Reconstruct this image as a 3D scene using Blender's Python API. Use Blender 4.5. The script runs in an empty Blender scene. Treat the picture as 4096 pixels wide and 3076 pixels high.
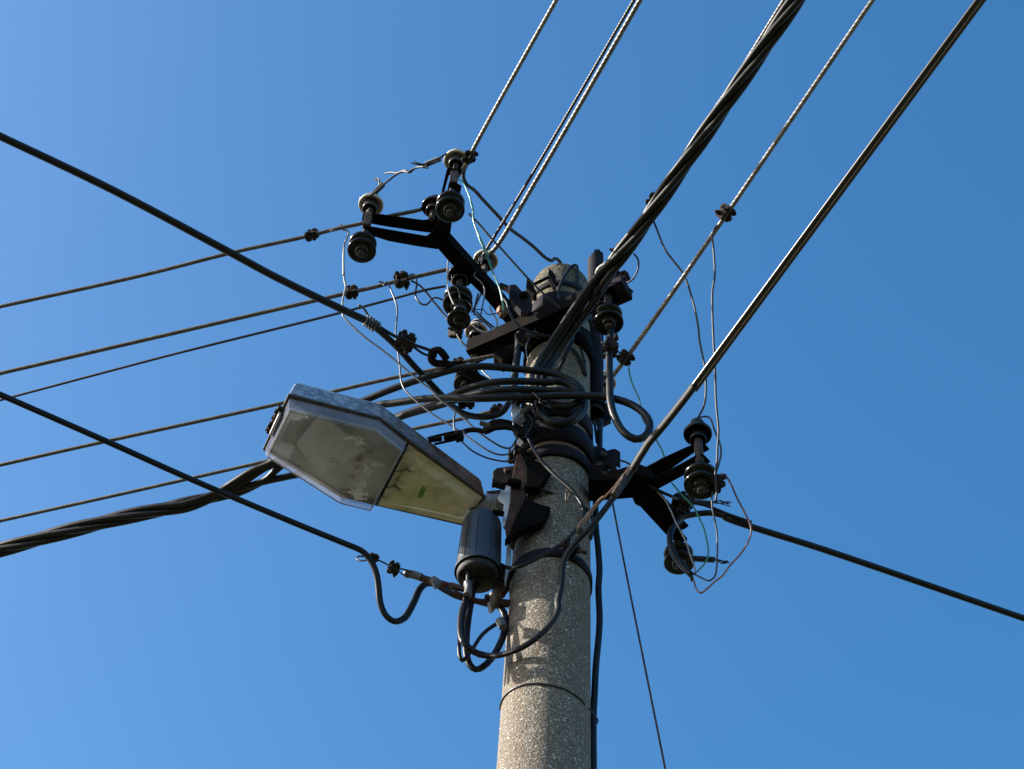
import bpy, bmesh, math, random
from mathutils import Vector, Matrix, Quaternion
random.seed(7)
S = bpy.context.scene
COL = S.collection

# ------------------------------------------------------------------ camera
FPX = 7200.0                      # focal length in photo pixels (photo 4096 x 3076)
CAM = Vector((0.0, -3.54, 1.6))
_u = Vector((362, 5038, -7200)).normalized()
_p = Vector((151, -862, -7200))
_h = (_p - _p.dot(_u) * _u).normalized()
_x = _h.cross(_u)
MW = Matrix((_x, _h, _u))         # camera coords -> world
cd = bpy.data.cameras.new('camera'); cam = bpy.data.objects.new('camera', cd); COL.objects.link(cam)
cd.sensor_fit = 'HORIZONTAL'; cd.sensor_width = 36.0; cd.lens = 36.0 * FPX / 4096.0
cd.clip_start = 0.05; cd.clip_end = 5000
cam.matrix_world = Matrix.Translation(CAM) @ MW.to_4x4()
S.camera = cam

# ------------------------------------------------------------------ sky, sun, exposure
SUN_EL = math.radians(30); SUN_AZ = math.radians(-92)       # azimuth from +Y towards +X
sdir = Vector((math.sin(SUN_AZ) * math.cos(SUN_EL), math.cos(SUN_AZ) * math.cos(SUN_EL), math.sin(SUN_EL)))
w = bpy.data.worlds.new('World'); S.world = w; w.use_nodes = True
nt = w.node_tree; nt.nodes.clear()
sky = nt.nodes.new('ShaderNodeTexSky'); sky.sky_type = 'NISHITA'; sky.sun_disc = False
sky.sun_elevation = SUN_EL; sky.sun_rotation = SUN_AZ
sky.air_density = 1.0; sky.dust_density = 1.6; sky.ozone_density = 1.2; sky.altitude = 100
bg = nt.nodes.new('ShaderNodeBackground'); bg.inputs['Strength'].default_value = 0.115
wo = nt.nodes.new('ShaderNodeOutputWorld')
hs = nt.nodes.new('ShaderNodeHueSaturation'); hs.inputs['Saturation'].default_value = 1.39; hs.inputs['Hue'].default_value = 0.4965
nt.links.new(sky.outputs[0], hs.inputs['Color']); nt.links.new(hs.outputs[0], bg.inputs[0]); nt.links.new(bg.outputs[0], wo.inputs[0])
sl = bpy.data.lights.new('sun', 'SUN'); sl.energy = 4.8; sl.angle = math.radians(0.53); sl.color = (1.0, 0.93, 0.82)
so = bpy.data.objects.new('sun', sl); COL.objects.link(so); so.location = (-6, 0, 14)
so.rotation_euler = sdir.to_track_quat('Z', 'Y').to_euler()
S.view_settings.view_transform = 'Standard'; S.view_settings.look = 'None'
S.view_settings.exposure = 1.2; S.view_settings.gamma = 1.0

# ------------------------------------------------------------------ photo measurements -> points in space
K = {'F': (0, 0, 4096 / 2212.), 'A': (1300, 500, 1 / 2.765), 'B': (1700, 900, 1 / 2.765), 'C': (1900, 1300, 1 / 2.765),
     'D': (1000, 1500, 1 / 2.765), 'E': (1700, 1850, 1 / 2.765), 'R': (2400, 1500, 1 / 2.765), 'G': (2300, 700, 1 / 2.765),
     'H': (1700, 2350, 1 / 2.212), 'I': (2500, 1800, 1 / 2.765), 'J': (1200, 1000, 1 / 2.765), 'K': (1350, 2100, 1 / 2.765),
     'L': (1550, 1350, 1 / 2.765), 'M': (0, 1500, 1200 / 2212.), 'N': (2600, 0, 1496 / 2212.), 'O': (2050, 1000, 400 / 2212.),
     'P': (1480, 1750, 500 / 2212.), 'Q': (1030, 1600, 200 / 1444.), 'S': (0, 0, 1), 'T': (1800, 0, 900 / 2212.), 'U': (0, 450, 900 / 2212.), 'V': (0, 1100, 900 / 2212.), 'W': (700, 850, 900 / 2212.), 'X': (2900, 1900, 1196 / 2212.), 'Y': (2400, 0, 900 / 2212.)}

def px(k, x, y):
    a = K[k]; return (a[0] + x * a[2], a[1] + y * a[2])

def ray(q): return MW @ Vector((q[0] - 2048, 1538 - q[1], -FPX))
def PY(q, Y): r = ray(q); return CAM + r * ((Y - CAM.y) / r.y)
def PZ(q, z): r = ray(q); return CAM + r * ((z - CAM.z) / r.z)
def proj(P): c = MW.transposed() @ (Vector(P) - CAM); return (2048 + c.x / -c.z * FPX, 1538 - c.y / -c.z * FPX)

def zat(X, Y, py):
    lo, hi = 2.0, 12.0
    for _ in range(50):
        m = (lo + hi) / 2
        if proj((X, Y, m))[1] > py: lo = m
        else: hi = m
    return lo

def path(s, v0, v1=None, mode='Y'):
    """'A:x,y x,y B:x,y[,v]' -> 3D points; v runs from v0 to v1 along the path."""
    q = []; ov = []; k = 'S'
    for t in s.split():
        if ':' in t: k, t = t.split(':')
        a = [float(c) for c in t.split(',')]
        q.append(px(k, a[0], a[1])); ov.append(a[2] if len(a) > 2 else None)
    L = [0.0]
    for a, b in zip(q, q[1:]): L.append(L[-1] + math.hypot(a[0] - b[0], a[1] - b[1]))
    if v1 is None: v1 = v0
    out = []
    for i, c in enumerate(q):
        v = ov[i] if ov[i] is not None else v0 + (v1 - v0) * (L[i] / L[-1] if L[-1] else 0)
        out.append(PY(c, v) if mode == 'Y' else PZ(c, v))
    return out

def smooth(P, step=0.02, it=1):
    P = [Vector(p) for p in P]
    if len(P) < 3:
        n = max(1, int((P[-1] - P[0]).length / step))
        return [P[0].lerp(P[-1], i / n) for i in range(n + 1)]
    out = []
    Q = [P[0] * 2 - P[1]] + P + [P[-1] * 2 - P[-2]]
    for i in range(1, len(Q) - 2):
        a, b, c, d = Q[i - 1:i + 3]
        ta, tb, tc = max((b - a).length, 1e-6) ** .5, max((c - b).length, 1e-6) ** .5, max((d - c).length, 1e-6) ** .5
        n = max(2, int((c - b).length / step))
        t0, t1, t2, t3 = 0, ta, ta + tb, ta + tb + tc
        for j in range(n):
            t = t1 + (t2 - t1) * j / n
            A1 = a.lerp(b, (t - t0) / (t1 - t0)); A2 = b.lerp(c, (t - t1) / (t2 - t1)); A3 = c.lerp(d, (t - t2) / (t3 - t2))
            B1 = A1.lerp(A2, (t - t0) / (t2 - t0)); B2 = A2.lerp(A3, (t - t1) / (t3 - t1))
            out.append(B1.lerp(B2, (t - t1) / (t2 - t1)))
    out.append(P[-1])
    return out

def wpx(wd, P):  # photo-pixel width -> metres at the middle of path P
    m = P[len(P) // 2]; c = MW.transposed() @ (m - CAM); return wd * -c.z / FPX

# ------------------------------------------------------------------ mesh builder
class MB:
    def __init__(s): s.v = []; s.f = []; s.sm = []
    def add(s, vs, fs, smooth=False):
        o = len(s.v); s.v += [Vector(v) for v in vs]
        for f in fs: s.f.append([i + o for i in f]); s.sm.append(smooth)
        return s
    def tube(s, P, r, seg=10, prof=None, twist=0.0, step=0.02, raw=False, flat=None, cap=True):
        """prof(angle)->radius factor, twist = turns per metre, flat=(a,b) elliptical factors"""
        Q = [Vector(p) for p in P] if raw else smooth(P, step)
        n = len(Q); T = []
        for i in range(n): T.append((Q[min(i + 1, n - 1)] - Q[max(i - 1, 0)]).normalized())
        up = Vector((0, 0, 1))
        if abs(T[0].dot(up)) > .95: up = Vector((0, 1, 0))
        N = (up - up.dot(T[0]) * T[0]).normalized(); vs = []; fs = []; d = 0
        for i in range(n):
            if i:
                d += (Q[i] - Q[i - 1]).length
                N = (N - N.dot(T[i]) * T[i]).normalized()
            Bn = T[i].cross(N); rr = r(i / (n - 1)) if callable(r) else r
            tw = twist * d * 2 * math.pi
            for j in range(seg):
                a = 2 * math.pi * j / seg; k = rr * (prof(a) if prof else 1)
                ca, sa = math.cos(a) * k, math.sin(a) * k
                if flat: ca *= flat[0]; sa *= flat[1]
                c2, s2 = math.cos(tw), math.sin(tw)
                vs.append(Q[i] + N * (ca * c2 - sa * s2) + Bn * (ca * s2 + sa * c2))
        for i in range(n - 1):
            for j in range(seg):
                fs.append((i * seg + j, i * seg + (j + 1) % seg, (i + 1) * seg + (j + 1) % seg, (i + 1) * seg + j))
        s.add(vs, fs, True)
        if cap: s.add(vs[:seg], [list(range(seg))[::-1]]); s.add(vs[-seg:], [list(range(seg))])
        return s
    def lathe(s, prof, seg=28, M=None, smooth=True, close=False):
        vs = []; fs = []
        for (r, z) in prof:
            for j in range(seg):
                a = 2 * math.pi * j / seg; vs.append(Vector((r * math.cos(a), r * math.sin(a), z)))
        n = len(prof)
        for i in range(n - 1 + (1 if close else 0)):
            i2 = (i + 1) % n
            for j in range(seg):
                fs.append((i * seg + j, i * seg + (j + 1) % seg, i2 * seg + (j + 1) % seg, i2 * seg + j))
        if M is not None: vs = [M @ v for v in vs]
        return s.add(vs, fs, smooth)
    def box(s, size, M=None, bev=0.0):
        x, y, z = [c / 2 for c in size]; b = min(bev, x * .9, y * .9, z * .9)
        if b <= 0:
            vs = [Vector((i, j, k)) for i in (-x, x) for j in (-y, y) for k in (-z, z)]
            fs = [(0, 1, 3, 2), (4, 6, 7, 5), (0, 4, 5, 1), (2, 3, 7, 6), (0, 2, 6, 4), (1, 5, 7, 3)]
        else:
            bm = bmesh.new(); bmesh.ops.create_cube(bm, size=1)
            for v in bm.verts: v.co = Vector((v.co.x * size[0], v.co.y * size[1], v.co.z * size[2]))
            bmesh.ops.bevel(bm, geom=bm.edges[:], offset=b, segments=2, affect='EDGES', profile=.7)
            bm.verts.index_update(); vs = [v.co.copy() for v in bm.verts]; fs = [[v.index for v in f.verts] for f in bm.faces]; bm.free()
        if M is not None: vs = [M @ v for v in vs]
        return s.add(vs, fs)
    def prism(s, P, up):       # polygon P (3D points) extruded by vector up
        n = len(P); up = Vector(up); vs = [Vector(p) for p in P] + [Vector(p) + up for p in P]
        fs = [list(range(n))[::-1], list(range(n, 2 * n))] + [(i, (i + 1) % n, (i + 1) % n + n, i + n) for i in range(n)]
        return s.add(vs, fs)
    def ball(s, c, r, sx=1, sy=1, sz=1, seg=10):
        prof = [(r * math.sin(math.pi * i / seg) + 1e-5, r * math.cos(math.pi * i / seg) * -1) for i in range(seg + 1)]
        M = Matrix.Translation(c) @ Matrix.Diagonal((sx, sy, sz, 1)); return s.lathe(prof, 14, M)
    def hexbolt(s, c, axis, r=.01, h=.008, shank=0, sr=.005):
        M = Matrix.Translation(c) @ Vector(axis).to_track_quat('Z', 'Y').to_matrix().to_4x4()
        s.lathe([(1e-5, h), (r * .85, h), (r, h * .8), (r, 0), (1e-5, 0)], 6, M, smooth=False)
        if shank: s.lathe([(1e-5, shank), (sr, shank), (sr, 0)], 8, M)
        return s
    def build(s, name, mat, parent=None, loc=None, bev=0, jitter=0):
        base = Vector(loc) if loc is not None else (parent.location.copy() if parent and parent.parent is None else (Vector((0, 0, 0)) if not s.v else s.v[0].copy()))
        wbase = base
        if parent is not None:
            wbase = WB.get(parent.name, parent.location.copy())
        me = bpy.data.meshes.new(name); me.from_pydata([v - wbase for v in s.v], [], s.f)
        me.polygons.foreach_set('use_smooth', s.sm); me.update()
        bm = bmesh.new(); bm.from_mesh(me); bmesh.ops.recalc_face_normals(bm, faces=bm.faces[:]); bm.to_mesh(me); bm.free()
        me.materials.append(mat)
        o = bpy.data.objects.new(name, me); COL.objects.link(o)
        if parent is not None: o.parent = parent
        else: o.location = wbase
        WB[o.name] = wbase
        if bev:
            m = o.modifiers.new('bevel', 'BEVEL'); m.width = bev; m.segments = 2; m.limit_method = 'ANGLE'; m.angle_limit = math.radians(40)
        return o
WB = {}

def tag(o, label=None, cat=None, group=None, kind=None):
    if label: o['label'] = label
    if cat: o['category'] = cat
    if group: o['group'] = group
    if kind: o['kind'] = kind
    return o

def thing(name, label, cat, loc=(0, 0, 0), group=None):
    o = bpy.data.objects.new(name, None); COL.objects.link(o); o.location = loc; o.empty_display_size = .05
    WB[o.name] = Vector(loc)
    return tag(o, label, cat, group)

def copy_tree(o, parent=None):
    c = o.copy(); COL.objects.link(c)
    if parent: c.parent = parent
    for ch in list(o.children): copy_tree(ch, c)
    return c

# ------------------------------------------------------------------ materials
def mat(name, base, rough=.5, metal=0.0, spec=.5):
    m = bpy.data.materials.new(name); m.use_nodes = True; n = m.node_tree.nodes; b = n['Principled BSDF']
    b.inputs['Base Color'].default_value = (*base, 1); b.inputs['Roughness'].default_value = rough
    b.inputs['Metallic'].default_value = metal; b.inputs['Specular IOR Level'].default_value = spec
    return m, m.node_tree, b

def nd(t, k, **kw):
    x = t.nodes.new(k)
    for a, v in kw.items(): setattr(x, a, v)
    return x

def noise(t, scale, detail=4, rough=.6, coord=None, stretch=None):
    x = nd(t, 'ShaderNodeTexNoise'); x.inputs['Scale'].default_value = scale; x.inputs['Detail'].default_value = detail
    x.inputs['Roughness'].default_value = rough
    if coord is None:
        tc = nd(t, 'ShaderNodeTexCoord'); coord = tc.outputs['Object']
    if stretch:
        mp = nd(t, 'ShaderNodeMapping'); mp.inputs['Scale'].default_value = stretch; t.links.new(coord, mp.inputs[0]); coord = mp.outputs[0]
    t.links.new(coord, x.inputs['Vector']); return x.outputs['Fac']

def ramp(t, fac, stops, interp='LINEAR'):
    r = nd(t, 'ShaderNodeValToRGB'); r.color_ramp.interpolation = interp; e = r.color_ramp.elements
    while len(e) < len(stops): e.new(.5)
    for i, (p, c) in enumerate(stops):
        e[i].position = p; e[i].color = (*c, 1) if len(c) == 3 else c
    t.links.new(fac, r.inputs[0]); return r.outputs[0]

def mixc(t, f, a, b):
    m = nd(t, 'ShaderNodeMix', data_type='RGBA')
    if hasattr(f, 'links'): t.links.new(f, m.inputs[0])
    else: m.inputs[0].default_value = f
    for i, c in ((6, a), (7, b)):
        if hasattr(c, 'links'): t.links.new(c, m.inputs[i])
        else: m.inputs[i].default_value = (*c, 1)
    return m.outputs[2]

def bump(t, b, h, st=.3, dist=.002):
    x = nd(t, 'ShaderNodeBump'); x.inputs['Strength'].default_value = st; x.inputs['Distance'].default_value = dist
    t.links.new(h, x.inputs['Height']); t.links.new(x.outputs[0], b.inputs['Normal'])

def noisy(name, stops, scale, rough=.6, metal=0, spec=.5, bst=.3, bd=.001, bscale=None, rr=None, stretch=None):
    m, t, b = mat(name, stops[0][1], rough, metal, spec)
    n = noise(t, scale, 6, .65, stretch=stretch); c = ramp(t, n, stops); t.links.new(c, b.inputs['Base Color'])
    if rr: t.links.new(ramp(t, n, [(0.3, (rr[0],) * 3), (.7, (rr[1],) * 3)]), b.inputs['Roughness'])
    bump(t, b, noise(t, bscale or scale * 4, 5, .6), bst, bd)
    return m

M_cable = noisy('black cable sheath', [(.3, (.003, .0033, .0036)), (.7, (.0085, .009, .0095))], 22, .4, 0, .3, .15, .0006, rr=(.34, .55))
M_cable_old = noisy('weathered cable sheath', [(.3, (.006, .006, .006)), (.7, (.018, .018, .0175))], 16, .5, 0, .25, .25, .0008, 120)
M_flat = noisy('flat cable sheath', [(.3, (.003, .003, .003)), (.7, (.008, .008, .0075))], 12, .4, 0, .22, .1, .0004)
M_twin = noisy('glossy twin cable sheath', [(.3, (.006, .006, .006)), (.7, (.016, .0155, .0145))], 12, .3, 0, .7, .1, .0004)
M_tape = noisy('black insulating tape', [(.35, (.006, .006, .005)), (.6, (.018, .016, .014)), (.82, (.05, .045, .04))], 20, .6, 0, .25, .5, .002, 60)
M_gtape = noisy('grey insulating tape', [(.3, (.05, .05, .053)), (.6, (.12, .12, .125)), (.8, (.3, .3, .3))], 30, .5, 0, .4, .5, .002, 60)
M_btape = noisy('brown adhesive tape', [(.3, (.06, .038, .017)), (.7, (.14, .09, .045))], 30, .5, 0, .4, .5, .002, 60)
M_alu = noisy('weathered aluminium strand', [(.3, (.08, .077, .073)), (.5, (.17, .165, .157)), (.75, (.3, .29, .275))], 40, .5, .2, .4, .2, .0004)
M_alu_shade = noisy('shaded aluminium strand', [(.3, (.045, .043, .041)), (.5, (.09, .087, .082)), (.75, (.16, .155, .145))], 40, .55, .15, .35, .2, .0004)  # same wire metal, colour darkened for the grazing light on the left wires
M_alud = noisy('dark weathered strand', [(.3, (.012, .012, .012)), (.7, (.04, .037, .034))], 40, .5, .2, .5, .3, .0005)
M_steel = noisy('dark rusted steel', [(.3, (.0025, .0023, .0023)), (.54, (.0055, .0045, .004)), (.7, (.014, .009, .006)), (.88, (.08, .036, .018))], 14, .8, 0, .05, .5, .0012, 90)
M_steelp = noisy('purple grey steel band', [(.3, (.0065, .006, .009)), (.55, (.018, .016, .022)), (.7, (.03, .02, .017)), (.87, (.1, .045, .026))], 11, .7, 0, .1, .5, .0012, 110)
M_pin = noisy('galvanised rusty pin', [(.3, (.014, .011, .01)), (.55, (.06, .05, .044)), (.75, (.11, .055, .03))], 45, .75, .05, .25, .7, .0015, 120)
M_rust = noisy('rusty brown steel', [(.3, (.02, .012, .01)), (.5, (.06, .033, .026)), (.7, (.14, .075, .052)), (.85, (.28, .14, .08))], 12, .78, 0, .15, .5, .0015, 80)
M_clamp = noisy('oxidised clamp metal', [(.3, (.007, .006, .0055)), (.55, (.02, .016, .014)), (.8, (.085, .06, .045))], 30, .7, .0, .15, .8, .002, 90)
M_hook = noisy('old hook steel', [(.3, (.005, .0045, .004)), (.6, (.014, .011, .009)), (.85, (.07, .04, .028))], 25, .75, 0, .12, .6, .0015, 80)
M_copper = noisy('rusty bolt', [(.3, (.11, .06, .035)), (.7, (.33, .18, .1))], 50, .7, 0, .4, .6, .001)
M_porcw = noisy('white porcelain glaze', [(.3, (.28, .24, .18)), (.45, (.56, .51, .43)), (.7, (.72, .67, .6))], 18, .16, 0, .6, .08, .0006, 40)
M_porcg = noisy('dark grey glaze', [(.3, (.02, .021, .021)), (.6, (.05, .052, .05)), (.8, (.11, .11, .095))], 22, .3, 0, .5, .2, .0006, 60)  # mottled darker grey for the white insulators' inner skirts and the cup sleeve
M_porcd = noisy('dark glazed porcelain', [(.35, (.0025, .003, .003)), (.62, (.005, .006, .0055)), (.82, (.022, .022, .013))], 16, .2, 0, .3, .06, .0004, 40)
M_porcb = noisy('brown glazed porcelain', [(.3, (.014, .007, .009)), (.7, (.04, .02, .02))], 16, .14, 0, .6, .05, .0004, 40)
M_lwhite = noisy('white lead insulation', [(.3, (.16, .16, .15)), (.7, (.32, .32, .31))], 30, .45, 0, .45, .1, .0003)
M_lgrey = noisy('grey lead insulation', [(.3, (.035, .038, .045)), (.7, (.09, .094, .105))], 30, .42, 0, .5, .1, .0003)
M_lblack = noisy('black lead insulation', [(.3, (.014, .015, .018)), (.7, (.035, .037, .045))], 30, .4, 0, .5, .1, .0003)
M_lgreen = noisy('green lead insulation', [(.3, (.015, .1, .07)), (.6, (.03, .22, .13)), (.8, (.35, .45, .2))], 14, .4, 0, .5, .1, .0003)
M_lblue = noisy('blue green twisted lead', [(.3, (.01, .1, .2)), (.7, (.02, .32, .28))], 20, .35, 0, .6, .1, .0003)
M_lpink = noisy('faded red lead insulation', [(.3, (.12, .06, .055)), (.7, (.3, .17, .15))], 20, .5, 0, .45, .1, .0003)
M_box = noisy('black joint housing plastic', [(.3, (.022, .028, .036)), (.7, (.042, .052, .065))], 5, .36, 0, .5, .1, .0006, 60, rr=(.3, .45))
M_boxin = noisy('dark opening', [(.3, (.004, .004, .004)), (.7, (.012, .011, .01))], 20, .7)
M_white = noisy('white painted bracket', [(.3, (.35, .37, .4)), (.42, (.62, .65, .7)), (.7, (.78, .8, .84))], 14, .35, 0, .5, .15, .0006)
M_spig = noisy('grey weathered spigot', [(.3, (.03, .034, .036)), (.5, (.12, .13, .14)), (.7, (.42, .46, .5))], 7, .45, 0, .4, .15, .0006)
M_strip = noisy('galvanised steel strip', [(.3, (.35, .35, .36)), (.7, (.6, .6, .62))], 14, .4, .4, .5, .15, .0006)
M_web = noisy('gossamer', [(.3, (.6, .6, .6)), (.7, (.8, .8, .8))], 10, .6)

# exposed-aggregate concrete
m, t, b = mat('exposed aggregate concrete', (.3, .28, .25), .8, 0, .3)
tc = nd(t, 'ShaderNodeTexCoord'); oc = tc.outputs['Object']
wn = nd(t, 'ShaderNodeTexNoise'); wn.inputs['Scale'].default_value = 90; t.links.new(oc, wn.inputs['Vector'])
wm = nd(t, 'ShaderNodeMix', data_type='VECTOR'); wm.inputs[0].default_value = .012
t.links.new(oc, wm.inputs[4]); t.links.new(wn.outputs['Color'], wm.inputs[5])
def vor(scale, feat='F1'):
    v = nd(t, 'ShaderNodeTexVoronoi', feature=feat); v.inputs['Scale'].default_value = scale; v.inputs['Randomness'].default_value = 1
    mp = nd(t, 'ShaderNodeMapping'); mp.inputs['Scale'].default_value = (1, 1, 1.25)
    t.links.new(wm.outputs[1], mp.inputs[0]); t.links.new(mp.outputs[0], v.inputs['Vector']); return v
v1 = vor(92); v2 = vor(200)
def sep(col):
    s_ = nd(t, 'ShaderNodeSeparateColor'); t.links.new(col, s_.inputs[0]); return s_.outputs
s1 = sep(v1.outputs['Color']); s2 = sep(v2.outputs['Color'])
pal = [(0, (.2, .15, .1)), (.14, (.31, .245, .17)), (.3, (.4, .35, .275)), (.5, (.23, .21, .18)), (.64, (.44, .41, .35)), (.8, (.1, .09, .08)), (.88, (.5, .485, .46)), (.95, (.62, .61, .6))]
c1 = ramp(t, s1[0], pal, 'CONSTANT'); c2 = ramp(t, s2[0], [(0, (.23, .18, .125)), (.3, (.34, .295, .225)), (.55, (.16, .14, .11)), (.72, (.4, .365, .31)), (.92, (.48, .46, .42))], 'CONSTANT')
big = ramp(t, s1[1], [(.36, (0, 0, 0)), (.4, (1, 1, 1))])       # which cells carry a big pebble
ed = ramp(t, v1.outputs['Distance'], [(.28, (1, 1, 1)), (.46, (0, 0, 0))])
ml = nd(t, 'ShaderNodeMath', operation='MULTIPLY'); t.links.new(big, ml.inputs[0]); t.links.new(ed, ml.inputs[1])
ed2 = ramp(t, v2.outputs['Distance'], [(.3, (1, 1, 1)), (.6, (0, 0, 0))])
small = mixc(t, ed2, (.13, .112, .09), c2)
cc = mixc(t, ml.outputs[0], small, c1)
# weather: lichen and dark moss towards the top, rust runs
sp = nd(t, 'ShaderNodeSeparateXYZ'); t.links.new(oc, sp.inputs[0])
zr = nd(t, 'ShaderNodeMapRange'); zr.inputs[1].default_value = 6.25; zr.inputs[2].default_value = 7.1; t.links.new(sp.outputs['Z'], zr.inputs[0])
ln = noise(t, 16, 5, .7, oc); lr = ramp(t, ln, [(.46, (0, 0, 0)), (.56, (1, 1, 1))])
lm = nd(t, 'ShaderNodeMath', operation='MULTIPLY'); t.links.new(lr, lm.inputs[0]); t.links.new(zr.outputs[0], lm.inputs[1])
lcol = mixc(t, ramp(t, noise(t, 60, 4, .6, oc), [(.4, (0, 0, 0)), (.6, (1, 1, 1))]), (.2, .13, .035), (.3, .29, .09))
lm2 = nd(t, 'ShaderNodeMath', operation='MULTIPLY'); lm2.inputs[1].default_value = .62; t.links.new(lm.outputs[0], lm2.inputs[0])
cc = mixc(t, lm2.outputs[0], cc, lcol)
st = ramp(t, noise(t, 9, 4, .6, oc, (1, 1, .12)), [(.52, (0, 0, 0)), (.72, (1, 1, 1))])
sm_ = nd(t, 'ShaderNodeMath', operation='MULTIPLY'); sm_.inputs[1].default_value = .6; t.links.new(st, sm_.inputs[0])
cc = mixc(t, sm_.outputs[0], cc, (.16, .1, .065))
z2 = nd(t, 'ShaderNodeMapRange'); z2.inputs[1].default_value = 7.0; z2.inputs[2].default_value = 7.2; t.links.new(sp.outputs['Z'], z2.inputs[0])
dk = nd(t, 'ShaderNodeMath', operation='MULTIPLY'); t.links.new(z2.outputs[0], dk.inputs[0]); t.links.new(ramp(t, noise(t, 110, 4, .7, oc), [(.44, (.15,) * 3), (.54, (.9,) * 3)]), dk.inputs[1])
cc = mixc(t, dk.outputs[0], cc, (.035, .038, .03))
# rust runs under the steel bands and a faint casting seam
rs = ramp(t, noise(t, 26, 5, .65, oc, (1, 1, .05)), [(.54, (0, 0, 0)), (.66, (1, 1, 1))])
def below(zb, L):
    x = nd(t, 'ShaderNodeMapRange'); x.inputs[1].default_value = zb - L; x.inputs[2].default_value = zb; x.inputs[3].default_value = 0; x.inputs[4].default_value = 1; t.links.new(sp.outputs['Z'], x.inputs[0])
    y = nd(t, 'ShaderNodeMath', operation='LESS_THAN'); t.links.new(sp.outputs['Z'], y.inputs[0]); y.inputs[1].default_value = zb
    z_ = nd(t, 'ShaderNodeMath', operation='MULTIPLY'); t.links.new(x.outputs[0], z_.inputs[0]); t.links.new(y.outputs[0], z_.inputs[1]); return z_.outputs[0]
ra = nd(t, 'ShaderNodeMath', operation='MAXIMUM'); t.links.new(below(6.28, .5), ra.inputs[0]); t.links.new(below(5.66, .55), ra.inputs[1])
rm = nd(t, 'ShaderNodeMath', operation='MULTIPLY'); t.links.new(ra.outputs[0], rm.inputs[0]); t.links.new(rs, rm.inputs[1])
rm2 = nd(t, 'ShaderNodeMath', operation='MULTIPLY'); t.links.new(rm.outputs[0], rm2.inputs[0]); rm2.inputs[1].default_value = .6
cc = mixc(t, rm2.outputs[0], cc, (.13, .06, .03))
t.links.new(cc, b.inputs['Base Color'])
ha = nd(t, 'ShaderNodeMath', operation='MULTIPLY_ADD'); ha.inputs[1].default_value = .45
t.links.new(ed2, ha.inputs[0]); t.links.new(ml.outputs[0], ha.inputs[2])
bump(t, b, ha.outputs[0], .85, .004); M_conc = m

# street lamp materials
def lamp_hood():
    m, t, b = mat('blotchy zinc hood with rust', (.2, .25, .3), .5, .3, .45)
    base = ramp(t, noise(t, 45, 8, .75), [(.3, (.06, .085, .12)), (.46, (.17, .22, .29)), (.58, (.34, .42, .5)), (.75, (.62, .68, .74))])
    r1 = noise(t, 5, 4, .6); r = ramp(t, r1, [(.5, (0, 0, 0)), (.62, (1, 1, 1))])
    tc = nd(t, 'ShaderNodeTexCoord'); sp = nd(t, 'ShaderNodeSeparateXYZ'); t.links.new(tc.outputs['Object'], sp.inputs[0])
    g = nd(t, 'ShaderNodeMapRange'); g.inputs[1].default_value = -.42; g.inputs[2].default_value = -.1; t.links.new(sp.outputs['X'], g.inputs[0])
    a = nd(t, 'ShaderNodeMath', operation='ADD', use_clamp=True); a.inputs[1].default_value = 0
    mu = nd(t, 'ShaderNodeMath', operation='MULTIPLY'); mu.inputs[1].default_value = .5; t.links.new(r, mu.inputs[0])
    mu2 = nd(t, 'ShaderNodeMath', operation='MULTIPLY'); mu2.inputs[1].default_value = .9; t.links.new(g.outputs[0], mu2.inputs[0])
    t.links.new(mu.outputs[0], a.inputs[0]); t.links.new(mu2.outputs[0], a.inputs[1])
    rc = ramp(t, noise(t, 25, 5, .7), [(.3, (.045, .028, .024)), (.55, (.12, .06, .035)), (.75, (.3, .14, .05))])
    t.links.new(mixc(t, a.outputs[0], base, rc), b.inputs['Base Color']); bump(t, b, noise(t, 150, 4), .3, .0008)
    return m
M_hood = lamp_hood()
def lamp_tray():
    m, t, b = mat('cream underside with algae', (.5, .47, .33), .45, 0, .4)
    base = ramp(t, noise(t, 7, 5, .6), [(.3, (.38, .37, .2)), (.46, (.5, .48, .31)), (.6, (.6, .55, .43)), (.76, (.56, .55, .47))])
    al = ramp(t, noise(t, 11, 6, .7, stretch=(1, 2.5, 1)), [(.5, (0, 0, 0)), (.68, (1, 1, 1))])
    c = mixc(t, al, base, (.26, .28, .16))
    sp = ramp(t, noise(t, 160, 3, .6), [(.7, (0, 0, 0)), (.76, (1, 1, 1))]); c = mixc(t, sp, c, (.1, .09, .05))
    t.links.new(c, b.inputs['Base Color']); bump(t, b, noise(t, 60, 3), .1, .0006)
    return m
M_tray = lamp_tray()
M_rim = noisy('dark rusted lamp rim', [(.3, (.02, .017, .014)), (.6, (.06, .045, .03)), (.8, (.2, .1, .04))], 25, .6)
M_refl = noisy('dull lamp reflector', [(.3, (.38, .38, .33)), (.5, (.5, .5, .44)), (.7, (.64, .63, .57))], 5, .45, .1, .4, .1, .001)
M_refl2 = noisy('dull grey lamp gear tray', [(.3, (.26, .26, .21)), (.7, (.4, .39, .33))], 6, .5, .2, .4, .1, .001)
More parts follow.
